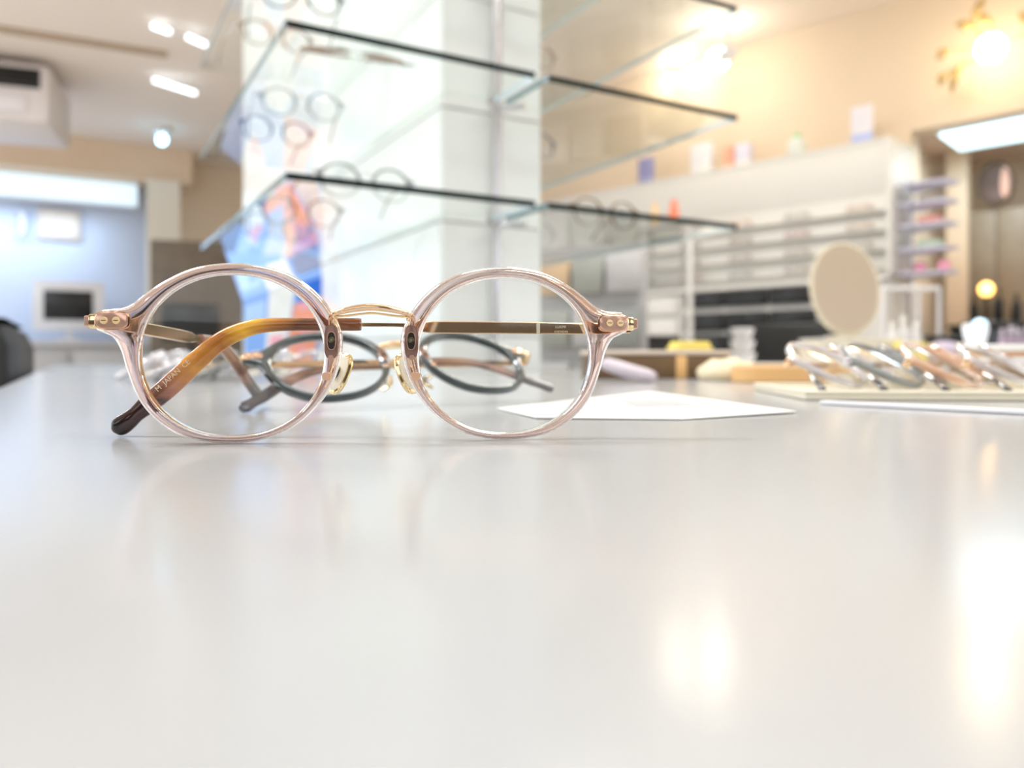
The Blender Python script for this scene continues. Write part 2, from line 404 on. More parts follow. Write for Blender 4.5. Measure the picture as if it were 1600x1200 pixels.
# ------------------------------------------------------------------ eyeglasses
OUT = [(-1.0, 21.8), (-9.0, 20.6), (-15.6, 17.6), (-19.8, 14.7), (-22.3, 12.7), (-25.2, 11.2), (-29.8, 10.8), (-31.2, 9.9), (-31.4, 6.2), (-29, 5.3), (-27.1, 3.8), (-25.6, .9),
       (-24.6, -2.4), (-22.7, -7.8), (-20.9, -11.4), (-17.7, -15.1), (-13.1, -18.4), (-7.3, -20.2), (-.2, -20.75), (6.5, -20.1), (12.3, -18.1), (17.3, -14.7), (21.3, -10.2),
       (23.8, -5.8), (25.3, -.8), (25.7, 4.0), (24.8, 7.4), (23.1, 10.6), (20.6, 13.9), (16.9, 17.2), (12.3, 19.7), (6, 21.3)]
LCZ = 20.8               # mm, lens centre above the rim's lowest point
def outline(n):
    """outer outline sampled at n polar angles around the lens centre (mm)"""
    pts = catmull([OUT[-1]]+OUT+[OUT[0], OUT[1]], 8)[8:-8]
    pol = sorted(((math.atan2(z, x) % (2*math.pi), math.hypot(x, z)) for x, z in pts))
    res = []
    for k in range(n):
        a = 2*math.pi*k/n
        for i in range(len(pol)):
            a0, r0 = pol[i-1]; a1, r1 = pol[i]
            if i == 0: a0 -= 2*math.pi
            if a0 <= a <= a1:
                f = 0 if a1 == a0 else (a-a0)/(a1-a0); res.append((a, r0+(r1-r0)*f)); break
        else: res.append((a, pol[-1][1]))
    return res
def inner(a, off=0.0):
    rx, rz = 21.3+off, 18.95+off
    c, s_ = math.cos(a), math.sin(a)
    return (abs(c/rx)**2.12+abs(s_/rz)**2.12)**(-1/2.12)
WRAP = R(4)
def lensframe(side):
    """maps lens-local mm (x outward negative on the left, y depth, z) to eyeglasses-local metres"""
    def f(x, y, z):
        xx, yy = x*math.cos(WRAP)+y*math.sin(WRAP), -x*math.sin(WRAP)+y*math.cos(WRAP)
        X = -32.5+xx
        return Vector((X*(1 if side < 0 else -1)/1000, yy/1000, (z+LCZ)/1000))
    return f
def rim_mesh(side, m, parent, n=150, k=14, depth=1.9):
    f = lensframe(side); o = outline(n); vs, fs = [], []
    for a, ro in o:
        ri = inner(a); mid, hw = (ro+ri)/2, (ro-ri)/2
        for j in range(k):
            t = 2*math.pi*j/k
            r = mid+hw*sgp(math.cos(t), .7); y = depth*sgp(math.sin(t), .7)
            vs.append(f(r*math.cos(a), y, r*math.sin(a)))
    for i in range(n):
        for j in range(k):
            q = (i*k+j, i*k+(j+1) % k, ((i+1) % n)*k+(j+1) % k, ((i+1) % n)*k+j)
            fs.append(q if side > 0 else q[::-1])
    return setang(mesh('rim', vs, fs, m, parent), 60)
def lens_mesh(side, m, parent, n=64):
    f = lensframe(side); vs, fs = [], []
    rings = [0.0, .35, .7, .92, 1.0]
    for yb in (0, 1):
        for q in rings[1:]:
            for k in range(n):
                a = 2*math.pi*k/n; r = inner(a, .25)*q
                vs.append(f(r*math.cos(a), (-0.5-1.0*(1-q*q)) + yb*1.2, r*math.sin(a)))
    c0 = len(vs); vs.append(f(0, -1.5, 0)); c1 = len(vs); vs.append(f(0, -.3, 0)); nr = len(rings)-1
    for yb in (0, 1):
        base = yb*nr*n
        for k in range(n):
            t_ = [(c0 if yb == 0 else c1), base+k, base+(k+1) % n]; fs.append(tuple(t_ if yb == 0 else t_[::-1]))
        for i in range(nr-1):
            for k in range(n):
                q = [base+i*n+k, base+(i+1)*n+k, base+(i+1)*n+(k+1) % n, base+i*n+(k+1) % n]; fs.append(tuple(q if yb == 0 else q[::-1]))
    for k in range(n):
        a_, b_ = (nr-1)*n+k, (nr-1)*n+(k+1) % n; fs.append((a_, a_+nr*n, b_+nr*n, b_))
    return setang(mesh('lens', vs, fs, m, parent), 40)
def pill(name, f, cx, cz, w_, h, y0, y1, m, parent, n=28, e=.55):
    """rounded plate in the lens plane, mm"""
    vs, fs = [], []
    for (s_, y) in ((1, y1), (1, y0+.12*(1 if y1 > y0 else -1)), (.93, y0)):
        for k in range(n):
            a = 2*math.pi*k/n
            vs.append(f(cx+w_/2*s_*sgp(math.cos(a), e), y, cz+h/2*s_*sgp(math.sin(a), e)))
    for i in range(2):
        for k in range(n): fs.append((i*n+k, i*n+(k+1) % n, (i+1)*n+(k+1) % n, (i+1)*n+k))
    fs.append(tuple(2*n+k for k in range(n))); fs.append(tuple(range(n-1, -1, -1)))
    return setang(mesh(name, vs, fs, m, parent), 35)
def mm(*p): return tuple(q/1000 for q in p)
def fold_path(side, y, lift=0.0):
    s_ = side
    pts = [(65.5, 27.5, 1.5), (60, 28, 1.5), (20, 28.2, 1.5), (-8, 28.2, .8)]
    tip = [(-6, 28.2, 1.6), (-25, 28, 1.7), (-38, 25+lift*.1, 2.1), (-48, 18.5+lift*.4, 2.4), (-58, 9.5+lift*.8, 2.5), (-63, 5.2+lift, 2.2), (-66, 3+lift, 2.6), (-67.5, 1.9+lift, 1.5)]
    conv = lambda q: [mm(s_*x, y, z)+(h/1000, .6/1000) for x, z, h in q]
    return conv(pts), [(a, b, c, d, .0013) for a, b, c, d, _ in conv(tip)], (0, 1, 0)
def open_path(side):
    s_ = side
    pts = [(66, 3, 27.5, 1.4), (66, 40, 28.2, 1.4), (66, 72, 28.5, .9)]
    tip = [(66, 68, 28.5, 1.6), (66, 88, 27.5, 1.8), (66, 103, 22, 2.2), (65, 118, 11, 2.4), (64.5, 126, 4.5, 2.4), (64, 129, 2.3, 1.6)]
    cv = lambda q, t_: [mm(s_*x, y, z)+(h/1000, t_) for x, y, z, h in q]
    return cv(pts, .0006), cv(tip, .0013), (1, 0, 0)
def make_glasses(name, rim_m, metal, lens_m, tip_m, temples, hi=False, loc_=(0, 0, 0), rot=(0, 0, 0)):
    """temples: (left, right), each (metal path, tip path, binormal)"""
    e = empty(name, loc_, rot=rot)
    for side in (-1, 1):
        f = lensframe(side)
        rm = rim_mesh(side, rim_m, e, 200 if hi else 72, 16 if hi else 8)
        lens_mesh(side, lens_m, e, 96 if hi else 32)
        if hi:
            # embedded end-piece plate with two slotted rivets
            pill('rivet_plate', f, -27.3, 8.1, 7.4, 3.9, -1.95, -1.5, M_copper, rm)
            pill('plate_rim', f, -27.3, 8.1, 8.0, 4.5, -1.80, -1.4, M_gold, rm)
            for rx in (-29.0, -26.2):
                rv = pill('rivet', f, rx, 8.1, 1.75, 1.75, -2.25, -1.9, M_rivet, rm, 20, 1.0)
                pill('rivet_slot', f, rx, 8.1, 1.3, .22, -2.29, -2.2, M_brown, rm, 8, .6)
            # dark plate at the bridge with a ring and a screw hole
            pill('bridge_plate', f, 23.3, 3.2, 3.3, 8.0, -2.05, -1.3, M_brown, rm, 28, .6)
            pill('plate_recess', f, 23.35, 3.4, 2.0, 4.3, -2.2, -2.0, M_dark, rm, 24, .7)
            ring = []
            for k in range(25):
                a = 2*math.pi*k/24; q = f(23.4+.62*math.cos(a), -2.3, 3.6+.62*math.sin(a)); ring.append((*q, .00012, .00012))
            sweep('screw_ring', ring, M_gold, rm, n=6, e=1, binormal=(0, 1, 0))
            ring2 = []
            for k in range(33):
                a = 2*math.pi*k/32; q = f(23.4+.98*sgp(math.cos(a), .8), -2.24, 3.4+2.1*sgp(math.sin(a), .8)); ring2.append((*q, .00010, .00010))
            sweep('plate_ring', ring2, M_copper, rm, n=6, e=1, binormal=(0, 1, 0))
            pill('screw', f, 23.4, 3.6, .8, .8, -2.27, -2.15, mat('screw_head', (.25, .3, .2), .3, .7), rm, 16, 1.0)
            pill('plate_foot', f, 23.2, -.6, 1.3, 1.3, -2.2, -1.9, M_copper, rm, 14, .8)
            # solder block of the pad arm on the rim
            pill('pad_block', f, 22.2, -5.0, 2.2, 1.9, -2.1, 1.2, mat('copper_block', (.90, .55, .36), .25, .4), rm, 16, .6)
        # hinge block on the end
        hb = f(-32.3, 1.4, 8.0)
        vs, fs = bevbox(.0022, .0046, .0034, (0, 0, 0), .0004)
        h_ = mesh('hinge', vs, fs, M_gold2 if hi else metal, e); h_.location = hb; h_.rotation_euler = (0, 0, side*-WRAP)
        setang(h_)
        if hi:
            vs, fs = bevbox(.0012, .0052, .0026, (0, 0, 0), .0003)
            k_ = mesh('hinge_knuckle', vs, fs, M_copper, h_); k_.location = (side*.0015, .0006, 0)
        # nose pad behind the bridge
        pc = Vector((side*8.4, 6.2, LCZ-4.6))
        tilt = R(19)*side; splay = R(38)*-side
        Rm = Euler((0, 0, 0)).to_matrix()
        ax_l = Vector((-side*math.sin(R(21)), 0.1, math.cos(R(21)))).normalized()           # long axis leans in at the top
        nrm = Vector((-side*math.cos(R(50)), math.sin(R(50)), 0)); nrm = (nrm-ax_l*nrm.dot(ax_l)).normalized()
        wid = ax_l.cross(nrm)
        def padshape(nm, hl, hw, t0, t1, m, par, nn=28):
            vs, fs = [], []
            for (sc_, t_) in ((.86, t0), (1, t0+(t1-t0)*.3), (1, t0+(t1-t0)*.7), (.86, t1)):
                for k in range(nn):
                    a = 2*math.pi*k/nn
                    p = pc+ax_l*(hl*sc_*sgp(math.cos(a), .8))+wid*(hw*sc_*sgp(math.sin(a), .8))+nrm*t_
                    vs.append(p/1000)
            for i in range(3):
                for k in range(nn): fs.append((i*nn+k, i*nn+(k+1) % nn, (i+1)*nn+(k+1) % nn, (i+1)*nn+k))
            fs.append(tuple(range(nn-1, -1, -1))); fs.append(tuple(3*nn+k for k in range(nn)))
            return setang(mesh(nm, vs, fs, m, par), 40)
        pad = padshape('nose_pad', 5.4, 3.1, -.7, .7, M_gold2 if hi else M_creamp, e, 28 if hi else 14)
        if hi:
            padshape('pad_cushion', 4.5, 2.4, -.95, -.5, M_creamp, pad)
            padshape('pad_mount', 1.7, .7, -1.6, -.9, M_dark, pad, 14)
            arm = [f(22.0, 1.2, -5.0), f(21.6, 4.6, -5.6), f(23.4, 6.2, -3.0)]
            arm = [tuple(v)+(.00045, .00045) for v in arm]+[tuple((pc-nrm*1.3)/1000)+(.00045, .00045)]
            sweep('pad_arm', arm, M_gold2, pad, n=8, e=1, sub=6)
    # bridge: arched bar with a beaded upper edge and two end posts
    br = [(-9.9, -1.0, 28.0, .55, .6), (-9.5, -1.9, 30.2, .6, .7), (-7.6, -2.3, 31.1, .65, .8), (-4, -2.7, 31.9, .8, .95), (0, -2.8, 32.3, .85, 1.0), (4, -2.7, 31.9, .8, .95), (7.6, -2.3, 31.1, .65, .8), (9.5, -1.9, 30.2, .6, .7), (9.9, -1.0, 28.0, .55, .6)]
    bo = sweep('bridge', [mm(*q) for q in br], metal, e, n=12 if hi else 8, e=.8, sub=6 if hi else 3, binormal=None if False else (0, 1, 0))
    if hi:
        fl = [(-8.6, -1.4, 30.0, .3, .8), (-5, -1.6, 30.35, .28, .8), (0, -1.7, 30.9, .28, .8), (5, -1.6, 30.35, .28, .8), (8.6, -1.4, 30.0, .3, .8)]
        sweep('bridge_underbar', [mm(*q) for q in fl], M_gold2, bo, n=8, e=.8, sub=6, binormal=(0, 1, 0))
        for k in range(15):                                  # milled beads on the arch
            x = -8.4+k*1.2; z = 31.75-.018*x*x*.9
            q = mm(x, -2.9, z+.35); ellipsoid('bead', q, (.0005, .0005, .00042), M_gold, bo, 8, 6)
        for sd in (-1, 1):
            sweep('bridge_post', [mm(sd*8.7, -1.5, 30.4)+(.0005, .0005), mm(sd*8.6, -1.5, 27.0)+(.0005, .0005)], M_gold2, bo, n=8, e=.8)
    for (mp_, tp_, bn_) in temples:
        t = sweep('temple', mp_, metal, e, n=12 if hi else 6, e=.7, sub=6 if hi else 2, binormal=bn_, rect=hi)
        sweep('temple_tip', tp_, tip_m[0] if isinstance(tip_m, list) else tip_m, t, n=20 if hi else 8, e=.85, sub=8 if hi else 3, binormal=bn_)
        if isinstance(tip_m, list): tip_m = tip_m[1:]+tip_m[:1]
    return e

# ---- the hero pair: left temple open, right temple folded behind the front
HC = Vector((-0.0338, 0.186, T+0.0002)); HY = R(7.0)
hm = Matrix.Translation(HC) @ Matrix.Rotation(HY, 4, 'Z'); him = hm.inverted()
def HL(x, y, D): return him @ P(x, y, D)
def hp(x, y, D, h, t): return tuple(HL(x, y, D))+(h*D/F, t)
DT = .1985
r_metal = [hp(985, 513, .1975, 7.5, .0006), hp(930, 514, DT, 8.5, .0006), hp(860, 513, DT, 9, .0006), hp(760, 512, DT, 9.5, .0006), hp(690, 511.5, DT, 9.5, .0006), hp(664, 511, DT, 8.5, .0006), hp(646, 509.5, DT, 4.5, .0006), hp(625, 508, DT, 3.0, .0005), hp(590, 507.5, DT, 3.0, .0005), hp(550, 507.5, DT, 3.0, .0005)]
r_tip = [hp(562, 507, DT, 8.5, .0011), hp(558, 507, DT, 10, .0013), hp(500, 507, DT, 10, .0015), hp(440, 507, DT, 10.5, .0016), hp(402, 510, DT, 12, .0016), hp(372, 519, DT, 13.5, .0016), hp(345, 533, DT, 14.5, .0016), hp(315, 557, DT, 15.5, .0016),
         hp(285, 585, DT, 16.5, .0016), hp(255, 612, DT, 16.5, .0016), hp(232, 631, DT, 15.5, .0016), hp(214, 646, DT, 13, .0016), hp(201, 657, DT, 14.5, .0018), hp(191, 664, DT, 15.5, .0018), hp(183, 669, DT, 13, .0016), hp(178, 672, DT, 6, .001)]
XL = -.0975
def lp(D, y, h, t=.0007):
    q = him @ Vector((XL-(D-.184)*.02, D, CZ+(HOR-y)/F*D)); return tuple(q)+(h, t)
l_metal = [lp(.183, 504, .0015), lp(.20, 512, .0016), lp(.222, 522, .0017), lp(.234, 527, .0016), lp(.240, 529, .0008), lp(.247, 531, .0006)]
l_tip = [lp(.243, 530, .0016, .0014), lp(.252, 533, .0018, .0015), lp(.262, 541, .0022, .0016), lp(.274, 563, .0024, .0016), lp(.288, 592, .0026, .0016), lp(.300, 614, .0027, .0016), lp(.306, 622, .0024, .0016), lp(.309, 626, .0012, .001)]
bx = him.to_3x3() @ Vector((0, 1, 0)); bl = him.to_3x3() @ Vector((1, 0, 0))
hero = make_glasses('eyeglasses', M_acet, M_gold, M_lens, [M_tort2, M_tort], [(l_metal, l_tip, bl), (r_metal, r_tip, bx)], True, HC, (0, 0, HY))
tag(hero, 'round eyeglasses with clear pinkish rims and gold bridge standing up in the foreground', 'eyeglasses')
tmp = [o for o in hero.children if o.name.startswith('temple')]
rt = tmp[1]; rtt = [c for c in rt.children][0]
# lettering printed on the folded temple and on its tortoise end
xd = him.to_3x3() @ Vector((1, 0, 0)); zd = Vector((0, 0, 1))
def HLs(x, y, D): return tuple(HL(x, y, D))
text_mesh('lettering', 'LUKMI', .00095, M_letter, rt, HLs(876, 511, DT-.00068), xd, zd)
text_mesh('lettering', 'EYEWEAR', .0008, M_letter, rt, HLs(877, 518.5, DT-.00068), xd, zd)
box('inlay', (.0009, .0003, .0026), HLs(841, 513, DT-.0006), M_creamp, rt)
d = HL(300, 565, DT)-HL(250, 610, DT); dn = Vector((d.x, d.y, d.z)).normalized(); up = Vector((-dn.z, 0, dn.x))
text_mesh('lettering', 'M  JAPAN  CE', .0019, M_letter, rt, HLs(270, 587, DT-.00178), dn, up if up.z > 0 else -up)

# ---- the grey-green pair lying folded behind it
gp = make_glasses('eyeglasses', M_grey_ac, M_gold, M_lens, M_tort2, [fold_path(-1, 4.2, 3.0), fold_path(1, 6.4, 3.0)], True)
tag(gp, 'dark grey-green acetate eyeglasses lying folded on the table behind the clear pair', 'eyeglasses')
gp.rotation_euler = (R(-54), R(-1.0), R(31)); gp.location = (-.036, .306, T)
rest(gp, T)
#PART2
# ------------------------------------------------------------------ things on the table
def poly_sheet(name, pts, th, m, label, cat, group=None):
    c = sum((Vector(p) for p in pts), Vector())/len(pts)
    o = prism(name, [(p[0]-c.x, p[1]-c.y) for p in pts], 0, th, m); o.location = (c.x, c.y, pts[0][2])
    if label: tag(o, label, cat, group)
    return o
# paper slip with faint pencil lines, front edge lifted a little
pp = empty('paper_sheet', onT(1000, 640), 0, 'white paper slip with faint pencil writing behind the right lens', 'paper')
c0 = pp.location.copy()
q = [onT(776, 640), onT(838, 655), onT(1065, 657), onT(1245, 646), onT(1015, 613)]
qs = [Vector((p.x, p.y, T)) for p in q]
lift = [.0002, .0003, .0002, .0005, .0002]
vs = [p-c0+Vector((0, 0, l)) for p, l in zip(qs, lift)]+[p-c0+Vector((0, 0, l+.0004)) for p, l in zip(qs, lift)]
mesh('sheet', vs, [(4, 3, 2, 1, 0), (5, 6, 7, 8, 9)]+[(i, (i+1) % 5, 5+(i+1) % 5, 5+i) for i in range(5)], M_paper, pp)
for k in range(5):
    a = onT(955+k*9, 629+k*2.6)-c0; b = onT(1050+k*14, 627+k*2.6)-c0
    a.z = b.z = .00095
    rod('pencil_line', a, b, .00022, M_ink, pp, 6)
st = box('tray_reflection_strip', (.16, .006, .0016), (0, 0, 0), M_whitep, b=.0004)  # strip added for the bright reflection of the tray edge
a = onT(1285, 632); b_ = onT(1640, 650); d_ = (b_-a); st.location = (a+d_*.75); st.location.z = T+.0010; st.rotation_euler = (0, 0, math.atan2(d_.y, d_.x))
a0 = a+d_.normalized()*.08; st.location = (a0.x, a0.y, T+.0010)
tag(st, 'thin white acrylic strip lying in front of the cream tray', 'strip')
# cream tray with a row of folded clear eyeglasses
tr = empty('display_tray', (.265, .398, T), R(-5), 'flat cream display tray at the right carrying leaning eyeglasses', 'tray')
box('tray_base', (.25, .105, .0024), (0, 0, .0014), M_creamp, tr, .0008)
for sx, sy, w_, d2 in ((0, -.051, .25, .003), (0, .051, .25, .003), (-.1235, 0, .003, .099), (.1235, 0, .003, .099)):
    box('tray_lip', (w_, d2, .002), (sx, sy, .0036), M_creamp, tr, .0006)
M_clear = mat('clear_lilac_acetate', (0.72, 0.70, 0.74), 0.08, trans=0.55, var=0.1)
M_clearp = mat('peach_acetate', (0.85, 0.55, 0.38), 0.08, trans=0.4, var=0.1)
M_darkac = mat('black_acetate', (0.03, 0.03, 0.035), 0.15, coat=0.4)
M_brownac = mat('brown_acetate', (0.30, 0.18, 0.10), 0.12, var=0.3, coat=0.4)
M_greyac2 = mat('grey_acetate', (0.30, 0.32, 0.32), 0.12, var=0.2, coat=0.4)
M_redac = mat('red_acetate', (0.55, 0.12, 0.14), 0.15, coat=0.4)
PROTO = {}
def glasses_copy(kind, style, loc_, rot, label, group=None, z=None):
    key = (kind, style)
    if key not in PROTO:
        rm = {'clear': M_clear, 'peach': M_clearp, 'dark': M_darkac, 'brown': M_brownac, 'grey': M_greyac2, 'red': M_redac, 'gold': M_gold}[kind]
        tm = [fold_path(-1, 3.6, 5.0), fold_path(1, 5.6, 5.0)] if style == 'fold' else [open_path(-1), open_path(1)]
        PROTO[key] = make_glasses('eyeglasses', rm, M_gold if kind in ('clear', 'peach', 'gold') else M_chrome, M_lens, M_tort2 if kind != 'dark' else M_darkac, tm)
        o = PROTO[key]
    else: o = copy_tree(PROTO[key])
    o.location = loc_; o.rotation_euler = [R(a) for a in rot]
    tag(o, label, 'eyeglasses', group)
    if z is not None: rest(o, z)
    return o
ordn = ['leftmost', 'second from left', 'third from left', 'fourth from left', 'rightmost']
for k, (x, kind) in enumerate(((1378, 'clear'), (1464, 'grey'), (1550, 'peach'), (1636, 'clear'))):
    D = .412
    glasses_copy(kind, 'fold', ((x-800)/F*D, D-.0, T), (-60, 0, 50), 'folded %s eyeglasses leaning on the cream tray, %s of four' % ({'clear': 'clear', 'grey': 'smoky grey', 'peach': 'peach'}[kind], ('leftmost', 'second from left', 'third from left', 'rightmost')[k]), 'eyeglasses on the cream tray', T+.0027)
# row of folded clear eyeglasses at the far left of the table
for k, (x, y, kind) in enumerate(((150, 597, 'clear'), (198, 595, 'clear'), (246, 593, 'grey'), (330, 594, 'clear'), (385, 592, 'clear'))):
    q = onT(x, y+3); q.y += .04
    lab = 'folded %s eyeglasses at the left back of the table, %s of five' % ('clear' if kind == 'clear' else 'smoky grey', ordn[k])
    glasses_copy(kind, 'fold', q, (-60, 0, -52), lab, 'eyeglasses at the left of the table', T)
# wooden trays, cloths and boxes at the back right of the table
wt = empty('wooden_tray', (onT(1030, 592)+Vector((0, .03, 0))), R(4), 'dark brown wooden tray with a tan band behind the right hinge', 'tray')
box('tray_body', (.125, .06, .021), (0, 0, .0107), M_brownw, wt, .002)
box('band', (.010, .0612, .0205), (.018, 0, .0107), M_tanw, wt, .001)
box('tray_rim', (.127, .062, .004), (0, 0, .0233), mat('pale_wood', (.80, .68, .56), .5), wt, .001)
yb = empty('yellow_cloth', wt.location+Vector((.035, .005, .0258)), R(10), 'small folded yellow cloth lying on the brown wooden tray', 'cloth')
M_yel = mat('yellow_cloth', (.93, .78, .22), .8)
box('fold', (.034, .03, .004), (0, 0, .002), M_yel, yb, .0015); box('fold', (.030, .027, .004), (0, 0, .006), M_yel, yb, .0015)
ec = empty('eyeglass_case', onT(982, 597), R(-35), 'slim lilac eyeglass case lying in front of the brown wooden tray', 'case')
sweep('case_body', [mm(-22, 0, 15, 3.2, 5), mm(-18, 0, 14, 5.2, 7), mm(0, 0, 9, 5.6, 8), mm(16, 0, 5.6, 5.0, 7), mm(22, 0, 4, 3.5, 5)], mat('lilac_plastic', (.66, .58, .64), .35), ec, n=14, e=.8, sub=4, binormal=(0, 1, 0))
sweep('hinge_line', [mm(-20, -7.2, 14.5, .6, .6), mm(0, -8.1, 9, .6, .6), mm(20, -6.2, 4.6, .6, .6)], M_chrome, ec, n=6, e=1, sub=4, binormal=(0, 1, 0))
rest(ec, T)
M_cloth = mat('cream_cloth', (.90, .78, .55), .85, bump=.3)
cl = ellipsoid('folded_cloth', (0, 0, .006), (.026, .022, .0125), M_cloth, None, 20, 12); cl.location = onT(1137, 594)
for v in cl.data.vertices: v.co.z = max(v.co.z, 0.0) + .0012*math.sin(v.co.x*400)*(v.co.z > .004)
tag(cl, 'heaped cream polishing cloth between the two wooden trays', 'cloth'); rest(cl, T)
tt = empty('wooden_tray', onT(1250, 598)+Vector((0, .02, 0)), R(3), 'low tan wooden tray with rounded end below the oval mirror', 'tray')
prism('tray_body', [(.045*sgp(math.cos(a), .6)*1.0, .024*sgp(math.sin(a), .6)) for a in [2*math.pi*k/32 for k in range(32)]], .0002, .0125, M_tanw, tt, .0012)
prism('tray_inset', [(.040*sgp(math.cos(a), .6), .020*sgp(math.sin(a), .6)) for a in [2*math.pi*k/32 for k in range(32)]], .0126, .0136, mat('tan_leather', (.9, .66, .38), .6), tt)
cb = empty('cloth_box', (.425, .64, T), R(-4), 'low brown box holding folded white cloths with an orange stripe, far right', 'box')
box('box_body', (.09, .06, .012), (0, 0, .0062), M_brownw, cb, .0012)
box('white_cloth', (.084, .054, .008), (0, 0, .0164), M_paper, cb, .003)
box('orange_stripe', (.082, .053, .0016), (0, 0, .0213), mat('orange_cloth', (.85, .42, .15), .7), cb, .0006)
box('white_cloth', (.078, .05, .0075), (0, 0, .0260), M_paper, cb, .003)
# tiny bright table speck
# ------------------------------------------------------------------ folded brochure left of the partition
DB = 1.62
bo = empty('brochure_stand', P(440, 570, DB), 0, 'blue and orange folded brochure standing left of the tiled partition', 'brochure')
bo.location.z = T
ob = Vector(bo.location)
M_blue = mat('brochure_blue', (.26, .46, .95), .45, var=.12, scale=18); M_blued = mat('brochure_deep_blue', (.03, .16, .72), .4)
M_orange = mat('brochure_orange', (1.0, .34, .20), .45, var=.15, scale=20); M_pinkp = mat('brochure_pink', (.95, .42, .52), .5)
M_slate = mat('brochure_slate', (.22, .26, .42), .5); M_pap2 = mat('brochure_white', (.86, .86, .84), .5, var=.12, scale=25)
crL, crR = P(380, 470, DB-.09)-ob, P(528, 417, DB-.09)-ob
tpL, tpR = P(345, 372, DB)-ob, P(455, 282, DB)-ob
btL, btR = P(385, 570, DB-.09)-ob, P(490, 570, DB-.09)-ob
btL.z = btR.z = .001
def quad_panel(name, a, b, c, d, m, par, th=.003, off=0.0):
    n = (b-a).cross(d-a).normalized()
    if n.y > 0: n = -n
    lo = [p+n*off for p in (a, b, c, d)]; hi_ = [p+n*th for p in lo]
    return mesh(name, lo+hi_, [(0, 1, 2, 3), (7, 6, 5, 4), (0, 4, 5, 1), (1, 5, 6, 2), (2, 6, 7, 3), (3, 7, 4, 0)], m, par)
def bil(a, b, c, d, s_, t_): return (a*(1-s_)+b*s_)*(1-t_)+(d*(1-s_)+c*s_)*t_
def printed(par, Q, s0, s1, t0, t1, m, nm, k=1):
    quad_panel(nm, *[bil(*Q, s_, t_) for s_, t_ in ((s0, t0), (s1, t0), (s1, t1), (s0, t1))], m, par, .0008, .003+.0008*(k-1))
QU = (crL, crR, tpR, tpL); QL = (btL, btR, crR, crL)
pu = quad_panel('upper_panel', *QU, M_blue, bo); plw = quad_panel('lower_panel', *QL, M_blue, bo)
for par, Q, fl in ((pu, QU, 0), (plw, QL, 1)):
    def TT(t0, t1): return (t0, t1) if not fl else (1-t1, 1-t0)
    printed(par, Q, .28, .56, *TT(.0, 1.0), M_pap2, 'white_column')
    printed(par, Q, .58, .97, *TT(.28, .99), M_orange, 'orange_block')
    printed(par, Q, .66, .90, *TT(.30, .38), M_pinkp, 'pink_bar', 2)
    for k in range(3):
        printed(par, Q, .70, .86, *TT(.60+k*.10, .635+k*.10), M_pinkp, 'text_line', 2)
    printed(par, Q, .60, .90, *TT(.05, .26), M_slate if not fl else M_blued, 'dark_block')
    printed(par, Q, .33, .50, *TT(.62, .80), M_pinkp, 'pink_spot', 2)
    printed(par, Q, .02, .24, *TT(.1, .4), mat('brochure_sky', (.45, .66, .98), .5), 'sky_block')
bk = empty('wooden_easel', (ob.x+.075, ob.y+.03, T), 0, 'reddish brown wooden easel standing behind the folded brochure', 'easel')
M_redw = mat('reddish_wood', (.55, .28, .20), .5)
for sx in (-.11, .03):
    rod('easel_leg', (sx, .05, .003), (sx+.0, .0, .30), .006, M_redw, bk, 8)
box('easel_board', (.15, .008, .18), (-.035, .012, .115), M_redw, bk, .002)

# ------------------------------------------------------------------ eyeglasses on the glass shelves
def on_shelf(kind, u, v, lev, yaw, label, style='open'):
    return glasses_copy(kind, style, UV(u, v, LV[lev]+GT), (0, 0, yaw), label, 'eyeglasses on the glass shelves', LV[lev]+GT)
glasses_copy('brown', 'fold', UV(.10, .06, LV[1]+GT), (-72, 0, 24), 'brown eyeglasses lying folded on the second left glass shelf, near its front edge', 'eyeglasses on the glass shelves', LV[1]+GT)
on_shelf('grey', .12, .10, 0, 29.6, 'grey eyeglasses on the lowest left glass shelf, near its front edge')
on_shelf('dark', .11, .10, 2, 29.6, 'black eyeglasses on the third left glass shelf, near its front edge')
for k, lev in enumerate((0, 1, 2, 3)):
    nm = names[lev]
    on_shelf(('dark', 'grey', 'dark', 'brown')[k], .10, .33, lev, 24, '%s eyeglasses on the %s left glass shelf, in the middle' % (('black', 'grey', 'black', 'brown')[k], nm))
    on_shelf(('grey', 'dark', 'brown', 'dark')[k], .10, .49, lev, 34, '%s eyeglasses on the %s left glass shelf, at the back' % (('grey', 'black', 'brown', 'black')[k], nm))
    on_shelf(('grey', 'dark', 'brown', 'dark')[k], .50, .34, lev, 40, '%s eyeglasses on the %s right glass shelf, beside the partition' % (('grey', 'black', 'brown', 'black')[k], nm))
on_shelf('brown', .50, .12, 0, 29.6, 'brown eyeglasses on the lowest right glass shelf, near its front edge')

# ------------------------------------------------------------------ left background
ch = empty('office_chair', UV(-.295, .53, 0), TH+R(90), 'black leather chair behind the left edge of the table', 'chair')
vs, fs = bevbox(.46, .085, .44, (0, 0, .598), .035); setang(mesh('backrest', vs, fs, M_blackl, ch))
vs, fs = bevbox(.48, .46, .09, (0, .25, .44), .035); setang(mesh('seat', vs, fs, M_blackl, ch))
for sx in (-.2, .2):
    for sy in (.05, .44): rod('leg', (sx, sy, .002), (sx*.95, sy, .41), .014, M_chrome, ch)
rod('back_support', (0, .02, .40), (0, .02, .46), .02, M_chrome, ch)
